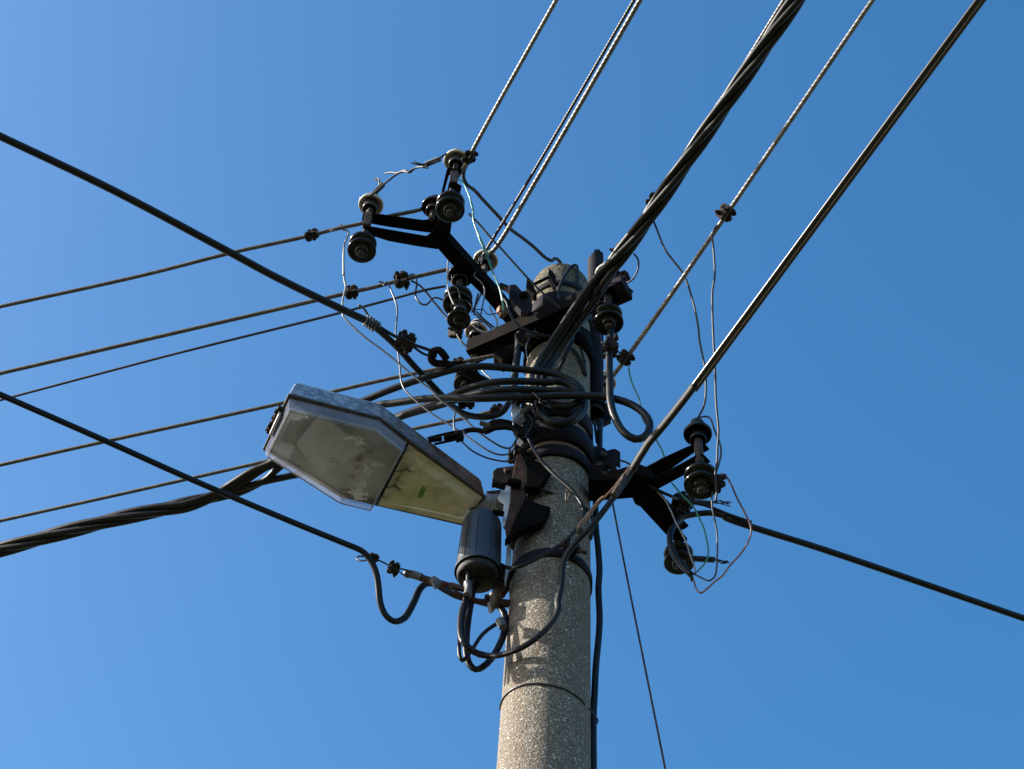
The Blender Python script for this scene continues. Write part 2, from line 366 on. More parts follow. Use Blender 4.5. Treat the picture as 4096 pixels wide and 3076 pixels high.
def lamp_cover():
    m = bpy.data.materials.new('dusty clear cover'); m.use_nodes = True; t = m.node_tree; t.nodes.clear()
    out = nd(t, 'ShaderNodeOutputMaterial'); base = PZ((1900, 2040), 5.95)
    tc = nd(t, 'ShaderNodeTexCoord'); oc = tc.outputs['Object']
    def mth(op, a, b=None, clamp=False):
        x = nd(t, 'ShaderNodeMath', operation=op, use_clamp=clamp)
        for i, v in enumerate((a, b)):
            if v is None: continue
            if hasattr(v, 'links'): t.links.new(v, x.inputs[i])
            else: x.inputs[i].default_value = v
        return x.outputs[0]
    def wob(sc, amt, src):
        a = nd(t, 'ShaderNodeTexNoise'); a.inputs['Scale'].default_value = sc; a.inputs['Detail'].default_value = 5; t.links.new(oc, a.inputs['Vector'])
        b = nd(t, 'ShaderNodeVectorMath', operation='SUBTRACT'); t.links.new(a.outputs['Color'], b.inputs[0]); b.inputs[1].default_value = (.5, .5, .5)
        c = nd(t, 'ShaderNodeVectorMath', operation='MULTIPLY_ADD'); t.links.new(b.outputs[0], c.inputs[0]); c.inputs[1].default_value = (amt, amt, amt); t.links.new(src, c.inputs[2]); return c.outputs[0]
    ow = wob(60, .05, wob(14, .09, oc))
    def blob(k, x_, y_, r0, r1, h=1.0):          # soft-edged patch centred on a spot of the cover
        c = PZ(px(k, x_, y_), 5.95 - .05) - base
        v = nd(t, 'ShaderNodeVectorMath', operation='DISTANCE'); t.links.new(ow, v.inputs[0]); v.inputs[1].default_value = c
        r = nd(t, 'ShaderNodeMapRange', interpolation_type='SMOOTHSTEP'); t.links.new(v.outputs['Value'], r.inputs[0])
        r.inputs[1].default_value = r0; r.inputs[2].default_value = r1; r.inputs[3].default_value = h; r.inputs[4].default_value = 0
        return r.outputs[0]
    def mx(vals):
        o = vals[0]
        for v in vals[1:]: o = mth('MAXIMUM', o, v)
        return o
    tr = nd(t, 'ShaderNodeBsdfTransparent'); tr.inputs[0].default_value = (.93, .93, .91, 1)
    gl = nd(t, 'ShaderNodeBsdfGlossy'); gl.inputs['Roughness'].default_value = .15; gl.inputs[0].default_value = (.9, .93, 1, 1)
    fr = nd(t, 'ShaderNodeFresnel'); fr.inputs[0].default_value = 1.45
    m0 = nd(t, 'ShaderNodeMixShader'); t.links.new(fr.outputs[0], m0.inputs[0]); t.links.new(tr.outputs[0], m0.inputs[1]); t.links.new(gl.outputs[0], m0.inputs[2])
    def dusty(col, tf):
        df = nd(t, 'ShaderNodeBsdfDiffuse'); tl = nd(t, 'ShaderNodeBsdfTranslucent')
        for z_ in (df, tl):
            if hasattr(col, 'links'): t.links.new(col, z_.inputs[0])
            else: z_.inputs[0].default_value = (*col, 1)
        x = nd(t, 'ShaderNodeMixShader'); x.inputs[0].default_value = tf; t.links.new(df.outputs[0], x.inputs[1]); t.links.new(tl.outputs[0], x.inputs[2]); return x.outputs[0]
    n1 = noise(t, 5, 7, .62, oc, (1, 1, .2)); n2 = noise(t, 75, 9, .85, oc, (1, 1, .3)); n3 = noise(t, 140, 4, .7, oc)
    haze = mth('MULTIPLY', mx([blob('D', 900, 1000, .02, .17, .62), blob('D', 1150, 1050, .02, .14, .6), blob('D', 1350, 650, .0, .14, .38), blob('D', 500, 1000, 0, .15, .3), blob('D', 560, 400, 0, .16, .3)]),
               mth('ADD', mth('MULTIPLY', n1, 1.1), .3), True)
    haze = mth('ADD', haze, .06, True)  # pale film, thickest round the set spots, over a thin even base
    m1 = nd(t, 'ShaderNodeMixShader'); t.links.new(haze, m1.inputs[0]); t.links.new(m0.outputs[0], m1.inputs[1]); t.links.new(dusty((.66, .65, .62), .4), m1.inputs[2])
    # white crusts with ragged edges
    cr = mx([blob('D', 1190, 1290, .0, .05, 1), blob('D', 1240, 1180, .0, .04, .85), blob('D', 1300, 1060, 0, .042, .72), blob('D', 1390, 980, 0, .035, .62), blob('D', 1230, 730, 0, .045, .8), blob('D', 1090, 690, 0, .045, .8), blob('D', 960, 640, 0, .03, .66), blob('D', 1360, 800, 0, .03, .8), blob('D', 700, 480, 0, .035, .6), blob('D', 600, 400, 0, .03, .55)])
    cm = mth('SUBTRACT', mth('ADD', mth('MULTIPLY', n2, 1.7), cr), 1.24)
    cm = mth('MULTIPLY', mth('MULTIPLY', cm, 2.6, True), .9)
    m2 = nd(t, 'ShaderNodeMixShader'); t.links.new(cm, m2.inputs[0]); t.links.new(m1.outputs[0], m2.inputs[1]); t.links.new(dusty((.86, .84, .8), .45), m2.inputs[2])
    # brown grime and specks along the rib
    gr = mx([blob('D', 1230, 900, 0, .035, .95), blob('D', 1190, 1000, 0, .03, .8), blob('D', 1130, 1120, 0, .03, .75), blob('D', 1060, 1260, 0, .03, .75), blob('D', 1010, 1360, 0, .025, .75), blob('D', 950, 960, 0, .07, .52)])
    gm = mth('MULTIPLY', mth('SUBTRACT', mth('ADD', mth('MULTIPLY', n3, 1.5), gr), 1.2), 5, True)
    m3 = nd(t, 'ShaderNodeMixShader'); t.links.new(mth('MULTIPLY', gm, .7), m3.inputs[0]); t.links.new(m2.outputs[0], m3.inputs[1]); t.links.new(dusty((.2, .13, .07), .3), m3.inputs[2])
    t.links.new(m3.outputs[0], out.inputs[0]); return m
M_cover = lamp_cover()
def cover_side():
    m = bpy.data.materials.new('frosted sky tinted wall'); m.use_nodes = True; t = m.node_tree; t.nodes.clear()
    out = nd(t, 'ShaderNodeOutputMaterial'); tr = nd(t, 'ShaderNodeBsdfTransparent'); tr.inputs[0].default_value = (.8, .84, .95, 1)
    tl = nd(t, 'ShaderNodeBsdfTranslucent'); df = nd(t, 'ShaderNodeBsdfDiffuse'); gl = nd(t, 'ShaderNodeBsdfGlossy'); gl.inputs['Roughness'].default_value = .2
    c = ramp(t, noise(t, 20, 5), [(.3, (.25, .28, .42)), (.7, (.42, .47, .66))]); t.links.new(c, tl.inputs[0]); t.links.new(c, df.inputs[0])  # frosted plastic, with the blue of the sky reflection mixed into its colour
    a = nd(t, 'ShaderNodeMixShader'); a.inputs[0].default_value = .4; t.links.new(tl.outputs[0], a.inputs[1]); t.links.new(df.outputs[0], a.inputs[2])
    b = nd(t, 'ShaderNodeMixShader'); b.inputs[0].default_value = .14; t.links.new(a.outputs[0], b.inputs[1]); t.links.new(gl.outputs[0], b.inputs[2])
    e = nd(t, 'ShaderNodeMixShader'); e.inputs[0].default_value = .5; t.links.new(tr.outputs[0], e.inputs[1]); t.links.new(b.outputs[0], e.inputs[2])
    t.links.new(e.outputs[0], out.inputs[0]); return m
M_coverside = cover_side()
def dust_mat():
    m = bpy.data.materials.new('white dust crust'); m.use_nodes = True; t = m.node_tree; b = t.nodes['Principled BSDF']
    b.inputs['Roughness'].default_value = .9
    t.links.new(ramp(t, noise(t, 60, 4), [(.3, (.6, .56, .5)), (.7, (.88, .87, .85))]), b.inputs['Base Color'])
    return m
M_dust = dust_mat()
M_green = noisy('green sticker', [(.3, (.12, .3, .05)), (.7, (.2, .42, .09))], 60, .5)
M_ink = noisy('sticker ink', [(.3, (.01, .03, .008)), (.7, (.02, .05, .012))], 60, .6)

# ------------------------------------------------------------------ ground
g = MB()
n = 24; R0 = 1500.0
g.add([(0, 0, 0)] + [(R0 * math.cos(2 * math.pi * i / n), R0 * math.sin(2 * math.pi * i / n), 0) for i in range(n)], [(0, i + 1, (i + 1) % n + 1) for i in range(n)])
M_ground = noisy('rough grass verge', [(.3, (.04, .044, .022)), (.55, (.08, .076, .045)), (.75, (.13, .11, .07))], 3, .95, 0, .1, .5, .02)
tag(g.build('ground', M_ground, loc=(0, 0, 0)), kind='structure')
S['_'] = 0; del S['_']

# ------------------------------------------------------------------ the pole
def prad(z): return .1195 - .0069 * (z - 1.6 - 3.95)
pole = thing('concrete_pole', 'tall round pole of exposed pebble concrete standing upright with a domed top', 'pole', (0, 0, 0))
p = MB(); prof = [(prad(0), -.3)]
z = 0
while z < 7.25: prof.append((prad(z), z)); z += .12
rt = prad(7.25); ZT = 7.25
for i in range(0, 11):
    a = math.pi / 2 * i / 10; prof.append((max(rt * math.cos(a) ** .65, 1e-4), ZT + .1 * math.sin(a)))
p.lathe(prof, 72); p.build('shaft', M_conc, pole)

def band(label, z0, h, th=.006, mt=None, lug=None, group='steel bands clamped round the pole', gap=0):
    """steel band round the pole; lug = list of (angle deg from -Y towards +X, projection, height)"""
    b0 = thing('pole_band', label, 'pole band', (0, 0, z0), group)
    r0, r1 = prad(z0) + .001, prad(z0) + th
    q = MB(); q.lathe([(r0, z0 - h / 2), (r1, z0 - h / 2 + .001), (r1, z0 + h / 2 - .001), (r0, z0 + h / 2)], 72, close=True)
    q.build('strap', mt or M_steelp, b0)
    for (ang, pr, lh) in (lug or []):
        a = math.radians(ang); d = Vector((math.sin(a), -math.cos(a), 0)); tt = Vector((math.cos(a), math.sin(a), 0))
        for sgn in (-1, 1):
            Mx = Matrix.Translation(d * (r1 + pr / 2 - .003) + tt * sgn * .014 + Vector((0, 0, z0))) @ Matrix((tt, d, Vector((0, 0, 1)))).transposed().to_4x4()
            MB().box((.007, pr, lh), Mx, .0015).build('lug', mt or M_steelp, b0)
        c = d * (r1 + pr * .55) + Vector((0, 0, z0))
        MB().hexbolt(c - tt * .026, -tt, .012, .01).hexbolt(c + tt * .018, tt, .012, .01, .03, .006).tube([c - tt * .03, c + tt * .024], .006, 8).build('bolt', M_pin, b0)
    return b0

zf = lambda k, x, y, Y=-.115: PY(px(k, x, y), Y).z

# collar stack near the top
z1a, z1b = zf('O', 900, 900), zf('O', 900, 1160)
band('purple grey steel collar just under the domed pole top, with two bent lugs', (z1a + z1b) / 2, abs(z1a - z1b), .008, lug=None)
top = band('narrow steel collar with upright bent ears around the dome', zf('O', 1150, 700), .032, .006)
for (a, b_) in (((800, 560), (960, 600)), ((310, 650), (470, 830))):
    pass
e = MB()
e.prism(path('O:810,390 960,560 960,720 930,790 830,600 790,550', -.15), (0, .03, 0)); e.build('ear', M_steel, top)
e = MB(); e.prism(path('O:330,600 450,740 540,960 480,975 380,900 300,830 315,650', -.13), (0, .03, 0)); e.build('ear', M_steel, top)
MB().tube(path('O:470,760 640,680 800,600', -.14), .006, 8).build('tie_rod', M_steel, top)
band('rusty band half hidden behind the long crossarm', zf('B', 1400, 1150), .12, .012, M_steel, lug=[(-62, .05, .07), (-20, .035, .07)])
zc = zf('C', 850, 930); band('rusty brown band around the pole behind the coiled cables', zc, .075, .01, M_steelp, lug=[(-48, .045, .055)])
z3 = zf('C', 880, 1190); band('widest purple steel band, below the coiled black cables', z3, .085, .016, M_steelp, lug=[(-40, .05, .06)])
z4 = zf('C', 900, 1400); band('rust streaked band under the widest band, above the lamp bracket', z4, .05, .012, M_steelp, lug=[(-52, .05, .055), (75, .05, .06)])
z5 = zf('E', 1350, 1010); band('narrow rusty band low on the pole beside the joint housing', z5, .036, .006, M_steelp, lug=[(22, .05, .03), (-85, .05, .035)])

# big bent plate on the right of the pole
bp = tag(MB().prism(path('C:1290,1330 1430,1355 1460,1385 1540,1362 1590,1385 1608,1405 1608,1560 1560,1535 1440,1538 1330,1560 1290,1520', -.02), (0, .012, 0)).build('bent_plate', M_steelp, bev=.003),
         'bent steel bracket plate sticking out on the right side of the pole', 'bracket')
MB().hexbolt(PY(px('C', 1415, 1445), -.022), (0, -1, 0), .014, .012).build('bolt', M_pin, bp)
# white sunlit saddle on the left of the pole
sd = tag(MB().prism(path('L:1375,740 1420,712 1470,760 1500,790 1440,850 1400,905 1385,960 1362,800', -.19), (.01, .05, 0)).build('saddle_plate', M_strip, bev=.003),
         'small curved pale metal saddle catching the sun left of the pole band', 'bracket')

# wire tie low on the pole
tw = []
for i in range(49):
    a = -math.pi / 2 + math.pi * i / 48 ; zz = zf('H', 1030, 880) - .012 * math.sin(a) * 2 + (.01 if a > 0 else 0) * math.sin(a)
    tw.append(Vector(((prad(zz) + .0025) * math.sin(a), -(prad(zz) + .0025) * math.cos(a), zz)))
tw = [p_ for i, p_ in enumerate(tw) if i < 40]; tw += path('H:1400,1020 1470,1090 1520,1160 1528,1180 1522,1200', -.045, -.03)
tag(MB().tube(tw, .0026, 8).build('tie_wire', M_lblack), 'thin dark wire tied around the lower pole and the hanging cable', 'wire')

# steel pipe behind the pole with ragged top
pa = PY(px('O', 1830, 500), .06); pb = PY(px('C', 1330, 700), .06)
X0, Y0 = (pa.x + pb.x) / 2, .06
ztp, zbt = zat(X0, Y0, px('O', 0, 130)[1]), zat(X0, Y0, px('C', 0, 985)[1])
pipe = thing('steel_pipe', 'rusty purple steel conduit pipe with a torn top, strapped to the back of the pole', 'pipe', (X0, Y0, zbt))
q = MB(); rp = .0305; seg = 36; vs = []; fs = []
rows = 40
for i in range(rows + 1):
    for j in range(seg):
        a = 2 * math.pi * j / seg; zz = zbt + (ztp - zbt) * i / rows
        if i >= rows - 1: zz += (-.035 - .012 * math.sin(7 * a) if (math.cos(a) < -.2) else .005 * math.sin(9 * a) + .004 * math.sin(23 * a)) * (1 if i == rows else .5)
        vs.append(Vector((X0 + rp * math.cos(a), Y0 + rp * math.sin(a), zz)))
for i in range(rows):
    for j in range(seg): fs.append((i * seg + j, i * seg + (j + 1) % seg, (i + 1) * seg + (j + 1) % seg, (i + 1) * seg + j))
q.add(vs, fs, True)
q.add([Vector((X0, Y0, 0)) + (v - Vector((X0, Y0, 0))) * 1.0 - Vector(((v.x - X0) * .12, (v.y - Y0) * .12, 0)) for v in vs], [f[::-1] for f in fs], True)
q.build('pipe_wall', M_steelp, pipe)
zb_ = zat(X0, Y0, px('C', 0, 900)[1])
MB().lathe([(rp + .0005, zb_ - .02), (rp + .006, zb_ - .02), (rp + .006, zb_ + .02), (rp + .0005, zb_ + .02)], 36, Matrix.Translation((X0, Y0, 0)), close=True).build('collar', M_steel, pipe)
MB().prism(path('C:1260,840 1460,860 1500,900 1505,1040 1410,1085 1300,1050 1250,960', .1), (0, .02, 0)).build('mounting_plate', M_steelp, pipe)
zw = zat(X0, Y0, px('C', 0, 590)[1])
tag(MB().lathe([(rp + .0012 + .0018 * math.cos(a), zw + .0018 * math.sin(a)) for a in [i * math.pi / 3 for i in range(6)]], 36, Matrix.Translation((X0, Y0, 0)), close=True).build('tie_wire', M_lblack), 'thin wire wound once around the steel conduit pipe', 'wire')

# ------------------------------------------------------------------ insulators
UP = [(1e-4, .067), (.010, .066), (.019, .06), (.0225, .051), (.0215, .043), (.0195, .038), (.0215, .033), (.0275, .027), (.036, .018), (.0415, .009), (.0445, .003), (.0448, -.003), (.043, -.008), (.0395, -.008), (.0368, -.003), (.034, .008), (.03, .012), (.024, .012)]
PET = [(.0245, .012), (.0262, 0), (.0268, -.03), (.0262, -.036), (.023, -.037), (.021, -.03), (.018, -.005), (.0075, -.003)]
SPOOL = [(1e-4, .012), (.014, .012), (.03, .008), (.042, .003), (.0475, -.004), (.0475, -.009), (.044, -.015), (.034, -.019), (.028, -.023), (.028, -.031), (.034, -.036), (.0445, -.040), (.049, -.047), (.049, -.053), (.045, -.056), (.038, -.055), (.03, -.05), (.0235, -.05), (.0225, -.062), (.018, -.066), (.009, -.066)]
P0 = {}
def proto(kind):
    if kind in P0: return P0[kind]
    t_ = thing('pin_insulator' if kind != 'spool' else 'spool_insulator', 'x', 'insulator', (0, 0, 0))
    if kind == 'spool':
        MB().lathe(SPOOL, 36).build('porcelain_body', M_porcd, t_)
        MB().hexbolt((0, 0, -.062), (0, 0, -1), .013, .016).build('nut', M_pin, t_)
        MB().box((.018, .018, .07), Matrix.Translation((0, 0, .04))).build('pin', M_pin, t_)
    else:
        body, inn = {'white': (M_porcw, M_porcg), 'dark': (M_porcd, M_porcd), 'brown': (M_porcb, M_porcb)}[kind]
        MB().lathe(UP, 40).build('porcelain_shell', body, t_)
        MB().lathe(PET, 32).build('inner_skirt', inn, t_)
        w_ = MB()
        for k_, zz in ((0, .042), (1, .0385), (2, .0455)):
            w_.tube([Vector((.0225 * math.cos(a), .0225 * math.sin(a), zz + .0012 * math.sin(3 * a + k_))) for a in [i * math.pi / 10 for i in range(21)]], .0022, 6, raw=True)
        w_.build('binding_wire', M_alud, t_)
        MB().box((.017, .017, .1), Matrix.Translation((0, 0, -.045)), .002).build('pin', M_pin, t_)
    P0[kind] = t_; t_['_used'] = 0
    return t_
def ins(kind, label, P, scale=1.0, rot=0):
    t_ = proto(kind)
    if t_['_used'] == 0: o = t_; t_['_used'] = 1
    else: o = copy_tree(t_)
    o.location = P; o.scale = (scale,) * 3; o.rotation_euler = (random.uniform(-.035, .035), random.uniform(-.035, .035), random.uniform(0, 6))
    tag(o, label, 'insulator', 'porcelain insulators on the brackets')
    return o

# ------------------------------------------------------------------ upper left fork bracket
ZL = 6.965; ZU = 7.05
def plate(name, poly, z, h, m_, parent=None, bev=.0015):
    return MB().prism(path(poly, z, mode='Z'), (0, 0, h)).build(name, m_, parent, bev=bev)
fork = thing('forked_bracket', 'dark rusty two pronged steel bracket reaching up and left from the pole top', 'bracket', tuple(PZ((2060, 1260), ZL)))
plate('arm', 'S:1748,985 1768,955 1795,962 1902,1081 2000,1189 2080,1295 2025,1296 1924,1175 1801,1052 1754,998', ZL, .055, M_steel, fork)
plate('lower_strip', 'A:400,1228 395,1195 425,1118 540,1135 1000,1215 1120,1235 1180,1190 1240,1110 1300,900 1345,760 1370,640 1440,640 1510,680 1495,760 1440,810 1420,960 1400,1100 1385,1200 1290,1370 1230,1375 1000,1340 700,1285 560,1240', ZL, .007, M_steel, fork)
plate('upper_strip', 'A:405,1060 418,985 560,985 700,1005 1080,1058 1150,1050 1215,1000 1255,880 1340,520 1352,480 1500,490 1510,535 1370,560 1330,700 1300,850 1255,1120 1215,1190 1150,1192 1020,1175 700,1128 540,1100 430,1075', ZU, .007, M_steel, fork)
MB().hexbolt(PZ(px('A', 1235, 1310), ZL - .001), (0, 0, -1), .015, .012).build('bolt', M_steel, fork)
MB().hexbolt(PZ(px('B', 855, 930), ZL - .02), (0, 0, -1), .02, .03, .05, .01).build('rusty_bolt', M_copper, fork)

XL = PZ(px('A', 470, 1065), (ZL + ZU) / 2); XR = PZ(px('A', 1425, 600), (ZL + ZU) / 2)
for a_ in (XL, XR):
    MB().box((.026, .026, ZU - ZL), Matrix.Translation((a_.x, a_.y, (ZL + ZU) / 2 + .003)), .003).build('pin_sleeve', M_pin, fork)
def put(kind, label, XY, k, x, y, **kw):
    z_ = zat(XY.x, XY.y, px(k, x, y)[1]); return ins(kind, label, (XY.x, XY.y, z_), **kw)
put('white', 'white insulator on the tip of the left prong, upper one of the pair', XL, 'A', 495, 880)
put('spool', 'dark spool insulator hanging below the left prong of the fork', XL, 'A', 478, 1300)
put('white', 'topmost white insulator, on the end of the upper prong', XR, 'A', 1410, 395)
put('spool', 'dark spool insulator hanging under the upper prong of the fork', XR, 'A', 1438, 850)
X3 = PZ(px('A', 1190, 990), ZU); put('brown', 'brown glazed insulator standing between the two prongs', X3, 'A', 1165, 905, scale=.97)
X4 = PZ(px('B', 660, 500), 7.02); put('white', 'white insulator wrapped in wire beside the middle of the arm', X4, 'B', 648, 390)
X5 = PZ(px('B', 385, 640), 6.93)
put('dark', 'black bell insulator under the arm of the upper left bracket', X5, 'B', 375, 560, scale=1.03)
put('spool', 'black spool insulator hanging in the stack below the arm', X5, 'B', 388, 790, scale=1.05)
zc_ = zat(X5.x, X5.y, px('B', 0, 1040)[1])
cup = thing('cup_insulator', 'small black cup shaped insulator at the bottom of the stack', 'insulator', (X5.x + .012, X5.y, zc_))
MB().lathe([(1e-4, .05), (.02, .05), (.021, .02), (.03, .008), (.04, 0), (.041, -.006), (.036, -.009), (.03, -.004), (.02, -.002), (.018, -.012), (.01, -.016), (1e-4, -.016)], 36, Matrix.Translation((X5.x + .012, X5.y, zc_))).build('porcelain_body', M_porcd, cup)
MB().lathe([(.0205, .075), (.022, .075), (.022, .04), (.0205, .04)], 24, Matrix.Translation((X5.x + .012, X5.y, zc_)), close=True).build('metal_sleeve', M_porcg, cup)

# ------------------------------------------------------------------ long crossarm
ZC = 6.79
ca0, ca1 = PZ(px('B', 455, 1400), ZC), PZ(px('B', 2085, 690), ZC)
cx = (ca1 - ca0).normalized(); cb = Vector((0, 0, 1)).cross(cx)       # back direction
if cb.y < 0: cb = -cb
xarm = thing('crossarm', 'long dark angle iron crossarm bolted across the front of the pole', 'crossarm', tuple(ca0))
MB().prism([ca0, ca1, ca1 + Vector((0, 0, .008)), ca0 + Vector((0, 0, .008))], cb * .062).build('flange', M_steel, xarm, bev=.0015)
MB().prism([ca0 - cb * .002, ca1 - cb * .002, ca1 + cb * .006, ca0 + cb * .006], (0, 0, .072)).build('web', M_steel, xarm, bev=.0015)
MB().prism([ca1 - cx * .1 - cb * .01, ca1 + cx * .035 - cb * .01, ca1 + cx * .035 + cb * .075, ca1 - cx * .1 + cb * .075], (0, 0, .05)).build('end_block', M_steelp, xarm, bev=.003)
for (k, x, y) in (('B', 1215, 1170), ('B', 1020, 1280)):
    c_ = PZ(px(k, x, y), ZC - .002); MB().box((.008, .02, .05), Matrix.Translation(c_), .002).hexbolt(c_ + Vector((0, 0, -.02)), (0, -.3, -1), .012, .01).build('clamp_bolt', M_pin, xarm)
q_ = tag(MB().prism(path('B:928,660 1000,652 1040,690 1085,745 1150,742 1172,790 1135,835 1190,865 1130,975 1060,950 1000,880 935,800', -.17), (0, .03, 0)).build('bent_plate', M_steelp, bev=.003),
         'dark bent steel plate with a bolt, left of the collar at the pole top', 'bracket')
MB().hexbolt(PY(px('B', 1100, 790), -.172), (-.3, -1, 0), .016, .016).build('bolt', M_steel, q_)
tag(MB().prism(path('B:990,1195 1040,1180 1180,1165 1205,1215 1125,1300 1118,1395 1100,1350 1060,1310 1020,1280', -.15), (0, .03, 0)).build('bent_plate', M_steel, bev=.003),
         'small black clamp plate with a downward spike under the crossarm', 'bracket')
tag(MB().tube(path('B:1130,1235 1150,1200 1185,1215 1230,1190', -.18), .0085, 8).build('hook_bolt', M_pin), 'short grey hook bolt below the crossarm left of the pole', 'bolt')
tag(MB().tube(path('B:830,672 900,700 960,745 1000,800', -.12), .012, 8).build('brace_bar', M_steel), 'dark steel brace bar between the arm and the pole collar', 'bar')
tag(MB().tube(path('B:920,850 1000,840 1060,830', -.15), .009, 8).build('hook_bolt', M_steel), 'dark bolt stub beside the bent plate at the pole top', 'bolt')
# black clutter box under the crossarm
cl = tag(MB().prism(path('B:760,1390 900,1345 1020,1290 1040,1400 990,1450 960,1420 930,1450 890,1470 880,1500 850,1490 800,1450 765,1430', -.13), (0, .05, 0)).build('arm_clamp', M_steel, bev=.003),
         'black lumpy steel clamp hanging under the crossarm left of the pole', 'clamp')
MB().hexbolt(PY(px('B', 870, 1460), -.1), (0, 0, -1), .012, .02).build('nut', M_steel, cl)

XE = PZ(px('B', 545, 1400), ZC + .03); zt_ = zat(XE.x, XE.y, px('B', 0, 1180)[1])
ins('white', 'white insulator on the lower left end of the crossarm', (XE.x, XE.y, zt_), .93)
zp0, zp1 = zat(XE.x, XE.y, px('L', 0, 480)[1]), zat(XE.x, XE.y, px('B', 0, 1250)[1])
MB().box((.022, .022, zp1 - zp0), Matrix.Translation((XE.x, XE.y, (zp0 + zp1) / 2)), .003).build('insulator_pin', M_pin, xarm)
XE2 = Vector((XE.x, XE.y, 0)); z_ = zat(XE.x, XE.y, px('L', 0, 440)[1]); ins('spool', 'dark spool insulator below the left end of the crossarm, behind the cables', (XE.x - .012, XE.y, z_), .95)
XG = PZ(px('B', 2022, 800), ZC)
put('white', 'white insulator at the right end of the crossarm behind the cable bundle', XG, 'B', 2015, 545)
put('spool', 'dark spool insulator below the right end of the crossarm beside the pipe', XG, 'B', 2028, 985, scale=1.03)
zp0, zp1 = zat(XG.x, XG.y, px('B', 0, 950)[1]), zat(XG.x, XG.y, px('B', 0, 560)[1])
MB().box((.026, .026, zp1 - zp0), Matrix.Translation((XG.x, XG.y, (zp0 + zp1) / 2)), .003).build('insulator_pin', M_pin, xarm)
XB = PY(px('C', 1440, 640), .16); ins('white', 'striped white insulator mostly hidden behind the steel pipe', tuple(XB), .9)

# ------------------------------------------------------------------ lower right fork bracket
ZR = PY((2330, 1990), -.06).z; ZRU = ZR + .085
fr = thing('forked_bracket', 'black two pronged steel bracket reaching right from the pole, lower down', 'bracket', tuple(PZ((2330, 1990), ZR)))
plate('arm', 'R:-130,1150 0,1170 190,1155 420,1085 560,1140 640,1262 460,1320 360,1360 200,1375 -130,1400', ZR, .05, M_steel, fr)
plate('upper_strip', 'R:400,1105 450,1055 700,925 940,815 1040,775 1130,738 1212,826 1150,862 1040,862 780,1045 600,1135 500,1160', ZRU, .007, M_steel, fr)
plate('lower_strip', 'R:500,1170 560,1165 880,1000 1050,905 1140,880 1222,965 1150,1005 1060,1010 970,1088 640,1265 500,1300', ZR, .007, M_steel, fr)
plate('side_prong', 'I:60,380 360,440 500,600 560,800 600,840 640,930 688,985 690,1000 640,1022 590,1030 470,955 170,630 112,602 80,530', ZR - .004, .006, M_steel, fr)
plate('upper_prong_end', 'I:520,640 560,680 650,790 705,845 640,888 560,860 480,760', ZRU - .02, .007, M_steel, fr)
MB().hexbolt(PZ(px('R', 490, 1370), ZR - .005), (0, 0, -1), .018, .012).build('bolt', M_steel, fr)
XT = PZ(px('R', 1094, 830), ZR + .045); XU = PZ(px('I', 582, 1000), ZR + .01)
for a_ in (XT, XU): MB().lathe([(1e-4, .1), (.0135, .1), (.0135, -.03), (1e-4, -.03)], 16, Matrix.Translation((a_.x, a_.y, ZR))).build('pin_sleeve', M_pin, fr)
put('dark', 'black insulator with a pale collar on the right prong, upper one of the pair', XT, 'R', 1100, 650)
put('spool', 'black spool insulator below the right prong beside the thin hanging wires', XT, 'R', 1122, 1100, scale=1.06)
XV = PZ(px('I', 610, 800), ZRU - .02)
put('dark', 'small dark insulator behind the rusty clamp on the lower prong', XV, 'I', 615, 660, scale=.8)
put('spool', 'lowest black spool insulator, inside the loop of thick black cable', XU, 'I', 590, 1130, scale=.98)

# ------------------------------------------------------------------ line clamps
CL = {}
def clamp(label, P, d, size=.05, roll=0.0):
    """parallel groove clamp: two plates and bolts, long axis along d"""
    if 'c' not in CL:
        c0 = thing('line_clamp', 'x', 'clamp')
        u = MB(); u.box((.05, .03, .014), Matrix.Translation((0, 0, .012)), .003); u.box((.016, .042, .012), Matrix.Translation((.01, 0, .016)), .002); u.build('upper_plate', M_clamp, c0)
        u = MB(); u.box((.05, .03, .014), Matrix.Translation((0, 0, -.012)), .003); u.box((.018, .04, .01), Matrix.Translation((-.012, 0, -.014)), .002); u.build('lower_plate', M_clamp, c0)
        for s_ in (-1, 1):
            MB().hexbolt((.012 * s_, .012 * s_, .019), (0, 0, 1), .009, .009).hexbolt((.012 * s_, .012 * s_, -.019), (0, 0, -1), .009, .007, .016, .0045).tube([Vector((.012 * s_, .012 * s_, -.024)), Vector((.012 * s_, .012 * s_, .024))], .0045, 8).build('bolt', M_clamp, c0)
        CL['c'] = c0; o = c0
    else: o = copy_tree(CL['c'])
    x_ = Vector(d).normalized(); v_ = (Vector(P) - CAM).normalized(); z_ = (v_ - v_.dot(x_) * x_).normalized(); y_ = z_.cross(x_)
    Rm = Matrix((x_, y_, z_)).transposed() @ Matrix.Rotation(roll, 3, 'X')
    o.location = P; o.rotation_mode = 'QUATERNION'; o.rotation_quaternion = Rm.to_quaternion(); s_ = size / .05; o.scale = (s_,) * 3
    return tag(o, label, 'clamp', 'bolted clamps joining the wires')

